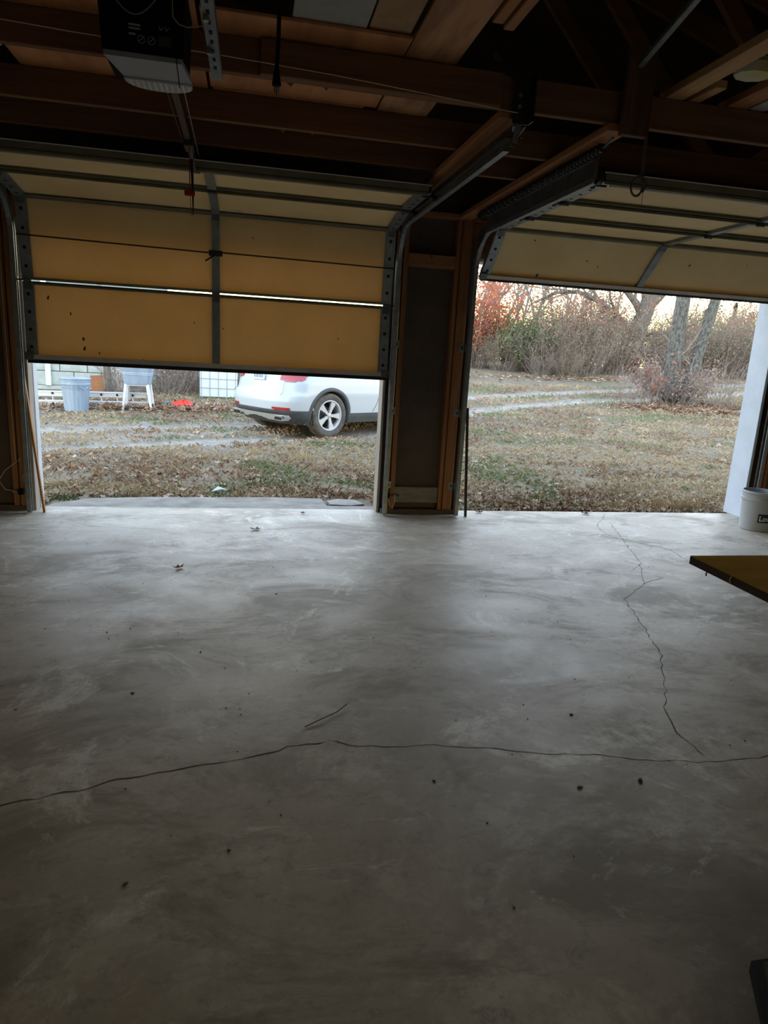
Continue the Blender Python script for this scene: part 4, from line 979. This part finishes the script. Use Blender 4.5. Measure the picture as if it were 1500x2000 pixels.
put(redt, 9.05, 26.9, .78, .3)
put(ever, 10.45, 25.5, .88, .5)
put(bare, 8.7, 25.9, .55, .1); put(oliv, 8.2, 26.6, .6, 1.0)
for x, y, s, a, p in ((9.6,25.2,.62,.7,oliv),(10.8,24.6,.70,2.1,bare),(11.6,24.8,.9,.4,oliv),(12.4,24.2,.72,1.9,bare),(13.2,25.3,.95,2.9,oliv),(14.2,25.2,.8,1.2,bare),(15.3,26.2,.95,.2,oliv),
                      (17.2,26.4,.85,1.5,bare),(18.2,26.0,1.0,2.6,oliv),(19.4,25.6,.9,.9,bare),(20.4,25.8,1.05,.3,oliv),(21.6,25.4,1.0,2.2,bare),(22.8,25.6,1.1,1.1,oliv),(24.2,26.2,1.1,.6,bare),(10.6,23.9,.42,.6,bare),(11.4,23.4,.40,1.6,oliv),(16.3,25.4,.6,2.2,bare)):
    put(p, x, y, s, a)
for x, y, s, a in ((11.4,26.4,.95,.2),(12.6,26.6,1.0,1.4),(13.9,27.2,1.08,2.5),(15.6,28.6,1.05,.8),(18.6,29.0,.76,1.9),(20.6,28.8,.95,.5),(22.6,29.5,1.08,2.8),(24.8,30.0,1.1,1.1)): put(rust, x, y, s, a)
for x, y, s, a in ((10.4,32,.9,.3),(11.2,33.5,1.0,1.3),(12.4,32.4,.95,2.1),(13.6,33.6,1.05,.9),(15.0,32.8,.9,2.8),(16.4,34.2,1.0,1.7),(19.8,35,1.0,.6),(9.5,34.5,1.1,1.1)): put(thin, x, y, s, a)
for x, y, s, a in ((10.5,38,.50,.5),(14.5,39,.52,1.7),(18.5,39.5,.50,2.6),(23.5,36,.66,.9),(27,38,.76,2.0),(30,37,.76,1.2),(34,42,.84,.2),(27.5,32,.64,1.0)): put(haze, x, y, s, a)

# conifers on the skyline
def conifer(seed, h, label):
    r = random.Random(seed); root = thing('pine_tree', (0, 0, 0), label, 'tree', 'pines on the skyline')
    MB().tube([(0, 0, 0), (.05, 0, h*.5), (0, .05, h)], [.16, .10, .02], 6).build('trunk', B_GREY, root)
    lm = MB(); idx = []; pts = []
    for k in range(4200):
        t = r.random()**.8; zz = h*(.12+.88*t); rr = (1-t)*h*.20*(.55+.45*math.sin(zz*5.2))+.06; a = r.uniform(0, 6.28); q = rr*math.sqrt(r.random()); pts.append((q*math.cos(a), q*math.sin(a), zz-q*.25))
    quad_leaves(lm, idx, pts, .17, r, [0, 0, 1]); f = lm.build('foliage', [L_DGR, L_OLV], root, fix=False); f.data.polygons.foreach_set('material_index', idx); del root['_o']; return root
pine = conifer(21, 5.2, 'small dark pine on the skyline right of the twin trunks')
for x, y, s, a in ((32,45,.85,0),(33.6,44,.95,1),(35.6,45,.80,2),(30.2,46,.72,.7)): put(pine, x, y, s, a)
big = conifer(22, 6.5, 'darker larger pine beside the white jamb'); big.name = 'dark_pine'; put(big, 25.2, 29.8, .78, .3); del big['group']

# big leaning oak
def branchy(mb, P, r0, r1, rnd, depth, spread=.8, n=3):
    m = len(P); mb.tube(P, [r0+(r1-r0)*i/(m-1) for i in range(m)], 8 if depth > 1 else (5 if depth else 4), cap=False)
    if depth <= 0: return
    for k in range(n):
        i = rnd.randint(1, m-2); d = (P[i+1]-P[i]).normalized(); l = sum(((P[j+1]-P[j]).length for j in range(m-1)))*rnd.uniform(.35, .6)
        dd = d+Vector((rnd.uniform(-1, 1), rnd.uniform(-1, 1), rnd.uniform(-.5, .8)))*spread
        rr = (r0+(r1-r0)*i/(m-1))*.5; branchy(mb, twig_path(P[i], dd, l, 6, rnd, .25), rr, rr*.25, rnd, depth-1, spread, n)
cr, cu_ = Vector((.98, -.2, 0)), Vector((0, 0, 1))
def oak():
    b = Vector((16.0, 27.4, gz(16, 27.4)-.1)); root = thing('oak_tree', tuple(b), 'large bare oak with a leaning trunk and low spreading limbs', 'tree'); rnd = random.Random(5)
    tr_ = [b, b+cr*.15+cu_*.8, b+cr*.32+cu_*1.7, b+cr*.55+cu_*2.6, b+cr*.75+cu_*3.6, b+cr*.9+cu_*6, b+cr*.8+cu_*9]
    MB().tube(tr_, [.52, .38, .35, .34, .30, .22, .1], 12).build('trunk', B_GREY, root, smooth=True)
    limbs = [([(.25,1.6),(-.4,2.2),(-1.3,2.9),(-2.3,3.3),(-3.3,3.2),(-4.2,2.7)], .17), ([(.15,1.1),(-.5,1.8),(-1.0,2.2),(-1.5,2.8),(-1.9,3.7),(-2.0,5)], .16), ([(.5,2.4),(.1,3.0),(-.5,3.6),(-1.4,4.2),(-2.4,4.6)], .18),
             ([(.6,2.7),(1.2,3.4),(1.6,4.4),(2.2,5.4)], .22), ([(.3,1.5),(1.0,1.75),(1.9,1.85),(2.8,2.2),(3.5,3.0)], .08), ([(.5,3.2),(.3,4.2),(-.3,5.5),(-.5,7)], .2)]
    for L_, r_ in limbs:
        P = [b+cr*x+cu_*z+Vector((.2, .98, 0))*rnd.uniform(-.5, .5)*k*.3 for k, (x, z) in enumerate(L_)]; mb = MB(); branchy(mb, P, r_, r_*.22, rnd, 3, .8, 4); mb.build('limb', B_GREY, root, fix=False)
oak()
def twin(name, x, y, pts, rs, label, seed):
    b = Vector((x, y, gz(x, y)-.08)); root = thing(name, tuple(b), label, 'tree', 'twin lichen-covered trunks'); rnd = random.Random(seed)
    P = [b+cr*p+cu_*q for p, q in pts]; MB().tube(P, rs, 14).build('trunk', B_LICH, root, smooth=True)
    for k in range(4):
        i = rnd.choice((2, 3, 4)); mb = MB(); branchy(mb, twig_path(P[i], Vector((rnd.uniform(-1, 1), rnd.uniform(-.6, .6), .5)), rnd.uniform(.6, 1.5), 6, rnd, .3), .022, .006, rnd, 2, .8, 3); mb.build('branch', B_TWIG, root, fix=False)
twin('twin_trunk_tree', 12.0, 17.75, [(-.06,0),(-.10,.5),(-.12,1.2),(-.14,2.0),(-.12,3.0),(-.1,4.5),(.0,8)], [.30,.22,.21,.20,.19,.16,.05], 'thicker straight lichen-covered trunk of the tree pair', 3)
twin('twin_trunk_tree', 12.35, 17.55, [(-.10,0),(-.06,.5),(.04,1.1),(.16,1.9),(.33,2.9),(.5,4.5),(.8,7)], [.22,.17,.155,.15,.14,.12,.04], 'thinner leaning lichen-covered trunk of the tree pair', 4)
sb = make_shrub('brush_pile', 31, 1.2, 1.25, 75, 3600, [L_PINK, L_TAN, B_TWIG], [0, 0, 1, 2], .07, .010, label='rusty brush growing around the foot of the twin trunks', cat='shrub'); put(sb, 11.75, 17.35, .95, .4)
sb = make_shrub('red_sapling', 32, 1.7, .55, 10, 420, [L_RED, L_PINK], [0, 1, 1, 1, 1, 1, 1], .10, .012, label='thin sapling with sparse red-brown leaves left of the twin trunks', cat='shrub'); put(sb, 10.95, 17.3, 1.0, 1.2)
sb = make_shrub('weed_clump', 33, .75, .7, 40, 500, [L_OLV, L_YEL, L_TAN], [0, 1, 2], .05, .006, label='low yellow-green weed clump right of the twin trunks', cat='shrub'); put(sb, 12.9, 16.6, .75, .4)
sb = make_shrub('dead_stalks', 34, .95, .6, 22, 150, [L_TAN], [0], .05, .007, label='upright dead stalks behind the weed clump', cat='shrub', upright=1.6); put(sb, 13.4, 17.6, .95, 2.2)
sb = make_shrub('dead_stalks', 35, 1.0, .7, 26, 220, [L_TAN, L_PINK], [0, 1], .05, .007, label='pale dead stalks at the driveway edge left of the brush', cat='shrub', upright=1.5); put(sb, 10.2, 17.1, .75, .2)
# brush behind the yard things, left
tg = make_shrub('bramble', 36, 1.9, 1.2, 70, 900, [L_TAN, L_PINK], [0, 1], .07, .009, label='bare bramble thicket behind the wash tub', group='brambles between house and white panel')
for x, y, s, a in ((-2.0, 17.4, .9, .2), (-1.3, 18.2, 1.0, 1.4), (-.3, 18.4, 1.0, 2.4), (.8, 18.8, 1.1, .9), (2.0, 19.4, 1.1, 2.0), (3.4, 20.4, 1.1, .4), (-2.75, 16.9, .5, 1.0)): put(tg, x, y, s, a)
def sapling():
    x, y = -3.08, 16.5; b = Vector((x, y, gz(x, y)-.05)); root = thing('thin_tree', tuple(b), 'thin grey tree trunk between trash can and wash tub', 'tree'); rnd = random.Random(9)
    P = [b, b+Vector((-.03, 0, .4)), b+Vector((-.05, 0, .9)), b+Vector((-.10, 0, 1.6)), b+Vector((-.2, .1, 3.2))]; MB().tube(P, [.115, .085, .075, .07, .03], 10).build('trunk', B_GREY, root, smooth=True)
    for k in range(7):
        mb = MB(); branchy(mb, twig_path(P[rnd.choice((1, 2, 3))], Vector((rnd.uniform(-1, 1), rnd.uniform(-.6, .2), .45)), rnd.uniform(.7, 1.4), 6, rnd, .3), .014, .004, rnd, 1, .8, 4); mb.build('branch', B_TWIG, root, fix=False)
sapling()
def far_wood():
    # the wood beyond, too dense to count
    r = random.Random(77); lm = MB(); idx = []; st_ = MB()
    for k in range(130):
        x = r.uniform(-30, 75); y = 47+r.uniform(0, 10)+max(0, (x-34))*.1; h = r.uniform(1.7, 2.9); z = gz(x, y)
        st_.tube(twig_path((x, y, z), (r.uniform(-.1, .1), 0, 1), h*1.1, 5, r, .12), [.12, .1, .08, .06, .04, .02], 4, cap=False)
        pts = []
        for q in range(330):
            t = r.random(); rr = 1.9*math.sin(PI*(.15+.8*t))*r.random()**.5; a = r.uniform(0, 6.28); pts.append((x+rr*math.cos(a), y+rr*math.sin(a)*.6, z+h*t))
        quad_leaves(lm, idx, pts, .34, r, [0, 0, 1, 2] if k % 3 else [2, 2, 1, 3])
    f = lm.build('far_woods', [L_PINK, L_TAN, L_OLV, L_DGR], fix=False); f.data.polygons.foreach_set('material_index', idx); tag(f, 'dense leafy wood far behind the field', 'woods', kind='stuff')
    s_ = st_.build('far_stems', B_GREY, f, fix=False)
far_wood()

LAB = {'bare_shrub': ('bare twiggy shrub across the field', 'pillar'), 'olive_shrub': ('olive-green shrub across the field', 'pillar'), 'rust_shrub': ('rust-leaved shrub across the field', 'pillar'), 'bare_tree': ('slim bare tree behind the thicket', 'pillar'),
       'winter_tree': ('hazy purple-brown tree at the wood edge', 'pillar'), 'bramble': ('bare bramble behind the yard', 'block house'), 'pine_tree': ('small skyline pine', 'twin trunks')}
number_labels()
# ------------------------------------------------------------------ grass and leaf litter
G_STRAW = mat('grass_straw', (.38, .30, .19), .9, (.28, .21, .13), scale=3); G_BRN = mat('grass_brown', (.26, .165, .10), .9, (.19, .125, .08), scale=3); G_GRN = mat('grass_green', (.13, .165, .07), .9, (.18, .20, .10), scale=3)
def grass():
    r = random.Random(5); mb = MB(); idx = []
    def blade(x, y, h, m, lean):
        z = gz(x, y)+.035*noise.noise((x*.7, y*.7, 0))-.015; a = r.uniform(0, 6.28); w = .0045*(1+(y-6)*.09); dx, dy = math.cos(a)*w, math.sin(a)*w; lx, ly = r.uniform(-lean, lean)*h, r.uniform(-lean, lean)*h
        mb.add([(x-dx, y-dy, z), (x+dx, y+dy, z), (x+lx*.4+dx*.6, y+ly*.4+dy*.6, z+h*.6), (x+lx, y+ly, z+h*(1-.25*lean))], [(0, 1, 2), (0, 2, 3)]); idx.extend((m, m))
    n = 0
    while n < 95000:
        y = 5.98+15*r.random()**2.0; x = r.uniform(-3.6, 1.6+.95*y) if y > 6.5 else r.uniform(-2.2, 6.2)
        if -1.7 < x < 1.2 and y < 6.5: continue
        if min(poly_dist(x, y, RUT1), poly_dist(x, y, RUT2)) < .32 and r.random() < .93: continue
        g_ = noise.noise((x*.75+3, y*.9, 1.))+.5*noise.noise((x*2.1, y*2.1, 5)); b_ = noise.noise((x*.5-7, y*.55, 2.))
        if noise.noise((x*1.3, y*1.3, 9)) < -.18 and r.random() < .7: continue
        m = 2 if g_ > .28 and r.random() < .8 else (1 if b_ > .02 and r.random() < .75 else 0)
        blade(x, y, r.uniform(.025, .075)*(1+.04*(y-6)), m, 1.1); n += 1
    o = mb.build('grass', [G_STRAW, G_BRN, G_GRN], fix=False); o.data.polygons.foreach_set('material_index', idx); tag(o, 'short dry winter grass with green patches', 'grass', kind='stuff')
grass()
def tuft(x, y, n, h, sp, label, seed, m):
    r = random.Random(seed); mb = MB(); z = gz(x, y)-.03
    for k in range(n):
        a = r.uniform(0, 6.28); q = sp*math.sqrt(r.random()); bx, by = x+q*math.cos(a), y+q*.6*math.sin(a); hh = h*r.uniform(.3, 1.1)*(1-.45*q/sp); b_ = r.uniform(0, 6.28); lx, ly = math.cos(b_)*hh*r.uniform(0, .8), math.sin(b_)*hh*r.uniform(0, .8); w = .0055
        mb.add([(bx-w, by, z), (bx+w, by, z), (bx+lx*.35+w*.8, by+ly*.35, z+hh*.65), (bx+lx*.35-w*.8, by+ly*.35, z+hh*.65), (bx+lx, by+ly, z+hh*.85)], [(0, 1, 2, 3), (3, 2, 4)])
    o = rooted(mb, 'grass_tuft', m, (x, y, z), fix=False); tag(o, label, 'grass tuft')
M_DRY = mat('dry_tuft', (.50, .40, .26), .9, (.38, .29, .18), scale=5)
tuft(4.55, 6.30, 420, .22, .36, 'thick straw-coloured grass tuft beside the white jamb', 1, M_DRY); tuft(3.85, 6.25, 260, .13, .34, 'flattened straw grass tuft at the slab edge in the lawn opening', 2, M_DRY)
tuft(2.62, 6.35, 60, .10, .12, 'small green grass tuft behind the leaning metal rod', 3, G_GRN); tuft(.72, 9.2, 50, .26, .16, 'upright tan grass tuft near the car, below the wheel', 4, M_DRY); tuft(.1, 9.6, 36, .24, .12, 'thin tan grass tuft left of the taller one', 5, M_DRY); tuft(-1.66, 6.38, 220, .12, .18, 'green grass tuft at the corner of the apron by the left post', 6, G_GRN)
tuft(.78, 6.06, 120, .07, .10, 'short yellowish grass tuft growing against the broken paving', 7, G_GRN); tuft(1.05, 6.05, 90, .06, .06, 'short yellowish grass tuft by the pillar foot outside', 8, M_DRY)
o = rooted(MB().tube([(2.95, 6.35, -.08), (2.97, 6.36, .10), (3.02, 6.37, .22), (3.08, 6.37, .34)], [.004, .0035, .003, .002], 5), 'grass_stalk', M_DRY, (2.95, 6.35, -.08)); tag(o, 'single tall straw stalk in the middle of the lawn opening', 'stalk')

LEAF_M = [mat('dead_leaf_tan', (.33, .225, .145), .8, (.24, .155, .10), scale=30), mat('dead_leaf_brown', (.24, .125, .065), .8, (.16, .085, .05), scale=30), mat('dead_leaf_pale', (.42, .33, .25), .8, (.32, .24, .175), scale=30), mat('dead_leaf_red', (.27, .05, .03), .7, (.18, .04, .03), scale=30)]
def leaf_mesh(seed, curl):
    r = random.Random(seed); V = [(0, 0, 0)]; n = 15
    for k in range(n):
        a = 2*PI*k/n; lob = .72+.28*math.cos(5*a) if abs(a-PI) > .5 else .6; x = .065*math.cos(a)*lob*r.uniform(.85, 1.1); y = .040*math.sin(a)*lob*r.uniform(.85, 1.1); V.append((x, y, 0))
    V = [(x, y, curl*(y*y*9+x*x*3)+.006*noise.noise((x*30, y*30, seed))*(1 if (x or y) else 0)) for x, y, z in V]; z0 = min(v[2] for v in V); V = [(x, y, z-z0) for x, y, z in V]
    o = len(V); V += [(-.060, 0, curl*.01-z0+.001), (-.105, .004, .004), (-.060, .003, curl*.01-z0+.001)]
    return V, [(0, 1+k, 1+(k+1) % n) for k in range(n)]+[(o, o+1, o+2)]
def litter():
    r = random.Random(41); shapes = [leaf_mesh(k, c) for k, c in enumerate((1.2, 2.2, .4, 3.2, 1.8))]; meshes = []
    for k, (V, F) in enumerate(shapes):
        for mi in range(3):
            me = bpy.data.meshes.new('leaf_blade'); me.from_pydata(V, [], F); me.materials.append(LEAF_M[mi]); meshes.append(me)
    mb = MB(); idx = []; near = []; tries = 0
    while len(idx) < 9000*16 and tries < 400000:
        tries += 1; y = 5.95+13*r.random()**2.2; x = r.uniform(-3.8, 1.6+.95*y) if y > 6.4 else r.uniform(-2.4, 6.2)
        if -1.70 < x < 1.2 and y < 6.46: continue
        d = .30+.9*sm((7.4-y)/1.2)+.7*noise.noise((x*.8, y*.8, 4.)); 
        if x > 2 and y < 8.5: d *= .55
        if r.random() > d: continue
        if min(poly_dist(x, y, RUT1), poly_dist(x, y, RUT2)) < .3 and r.random() < .9: continue
        s = r.uniform(.45, 1.0); p = (x, y, gz(x, y)+.035*noise.noise((x*.7, y*.7, 0))+r.uniform(.0, .03)); e_ = (r.uniform(-.6, .6), r.uniform(-.6, .6), r.uniform(0, 6.28))
        if y < 7.1 and len(near) < 210: near.append((p, e_, s, r.randrange(len(meshes)))); continue
        if len(idx) > 3600*16: break
        V, F = shapes[r.randrange(5)]; M = Matrix.Rotation(e_[2], 3, 'Z') @ Matrix.Rotation(e_[0], 3, 'X') @ Matrix.Rotation(e_[1], 3, 'Y')
        mb.add([M @ (Vector(v)*s)+Vector(p) for v in V], F); m = r.choice((0, 0, 1, 2, 2)); idx.extend([m]*len(F))
    # drifts under the brush and along the yard edge
    for cx, cy, rx, ry, n in ((12.0, 16.6, 2.2, .8, 900), (-2.4, 15.0, 2.4, .8, 900), (12.5, 22.8, 7.0, .9, 700)):
        for k in range(n):
            x = cx+r.gauss(0, rx*.55); y = cy+r.gauss(0, ry*.55); p = (x, y, gz(x, y)+r.uniform(.01, .07)); s = r.uniform(.9, 1.7); V, F = shapes[r.randrange(5)]
            M = Matrix.Rotation(r.uniform(0, 6.28), 3, 'Z') @ Matrix.Rotation(r.uniform(-.8, .8), 3, 'X'); mb.add([M @ (Vector(v)*s)+Vector(p) for v in V], F); m = r.choice((0, 0, 1, 1, 2)); idx.extend([m]*len(F))
    o = mb.build('fallen_leaves', LEAF_M, fix=False); o.data.polygons.foreach_set('material_index', idx); tag(o, 'brown fallen leaves scattered over the lawn', 'leaves', kind='stuff')
    for p, e_, s, k in near:
        o = bpy.data.objects.new('fallen_leaf', meshes[k]); COL.objects.link(o); o.location = p; o.rotation_euler = e_; o.scale = (s, s, s)
        tag(o, 'dry brown leaf lying on the ground just outside the garage openings', 'leaf', 'fallen leaves outside the threshold')
    # leaves blown in on the slab
    def inside(x, y, rz, s, mi, curl, label, tilt=.1):
        V, F = leaf_mesh(int(x*100+50), curl); me = bpy.data.meshes.new('leaf_blade'); me.from_pydata(V, [], F); me.materials.append(LEAF_M[mi]); o = bpy.data.objects.new('dry_leaf', me); COL.objects.link(o)
        o.location = (x, y, .004); o.rotation_euler = (0, 0, rz); o.scale = (s, s, s); tag(o, label, 'leaf')
    inside(.07, 5.09, .2, .85, 2, 1.3, 'pale curled leaf on the floor inside the half-lowered door'); inside(-.41, 4.17, .9, .75, 1, 2.0, 'crumpled brown leaf on the floor, closest of the leaves to the opener side')
    inside(.47, 5.62, .5, .5, 1, 3, 'small brown leaf on the slab edge by the apron'); inside(2.08, 5.72, .1, .75, 3, 2, 'dark red leaf on the slab beside the leaning metal rod'); inside(3.13, 5.70, -.3, .95, 1, 2, 'brown curled leaf on the slab edge in the lawn opening')
    bits = [(.17,3.69,.010),(-.44,2.59,.010),(1.29,2.26,.012),(1.10,1.81,.014),(1.33,1.82,.018),(.62,1.90,.010),(-.04,1.66,.008),(-.30,1.57,.010),(-.65,3.2,.009),(.62,3.05,.008),(-.2,2.95,.008)]
    where = ['ahead of the apron', 'left, above the long crack', 'beside the faint grey patch', 'below the crack, left of its neighbour', 'below the crack, largest of the crumbs', 'below the middle of the crack', 'low left of centre', 'lowest on the left', 'far left, level with the work table', 'in the centre of the floor', 'left of the floor centre']
    for (x, y, s), wh in zip(bits, where):
        m3 = MB(); n = 7; V = []
        for j, (rr, zz) in enumerate(((1, 0), (.8, .35), (.3, .55))):
            for k in range(n): a = 2*PI*k/n; q = rr*r.uniform(.6, 1.2); V.append((s*.62*q*math.cos(a)*1.4, s*.62*q*math.sin(a)*.8, s*.62*zz))
        m3.add(V, [(j*n+k, j*n+(k+1) % n, (j+1)*n+(k+1) % n, (j+1)*n+k) for j in range(2) for k in range(n)]+[tuple(2*n+k for k in range(n))])
        o = m3.build('debris_crumb', mat('crumb', (.045, .035, .025), .9)); o.location = (x, y, .001); o.rotation_euler = (0, 0, r.uniform(0, 6)); tag(o, 'dark debris crumb on the floor, '+wh, 'crumb', 'debris crumbs on the garage floor')
    m4 = MB()
    for k in range(260):
        x, y = r.uniform(-1.6, 3.2), r.uniform(1.2, 5.6); s = r.uniform(.0010, .0028); m4.obox((x, y, s*.4), (s*2.2, s*1.4, s), Matrix.Rotation(r.uniform(0, 3), 3, 'Z'))
    tag(m4.build('floor_grit', mat('crumb', (0, 0, 0)), fix=False), 'fine dark grit scattered over the floor', 'grit', kind='stuff')
    o = rooted(MB().tube([(.22, 2.27, .004), (.29, 2.315, .008), (.35, 2.36, .006), (.40, 2.41, .012)], .0022, 5), 'twig', mat('twig', (.05, .04, .03), .9), (.3, 2.33, 0)); tag(o, 'thin dark twig on the floor above the crack', 'twig')
    o = rooted(MB().add([(-.34, 6.62, -.03), (-.24, 6.60, .0), (-.18, 6.66, -.02), (-.28, 6.69, .01)], [(0, 1, 2), (0, 2, 3)]), 'plastic_scrap', mat('plastic_scrap', (.62, .70, .76), .4), (-.26, 6.64, -.03)); tag(o, 'crumpled pale plastic scrap among the leaves by the apron', 'litter')
litter()
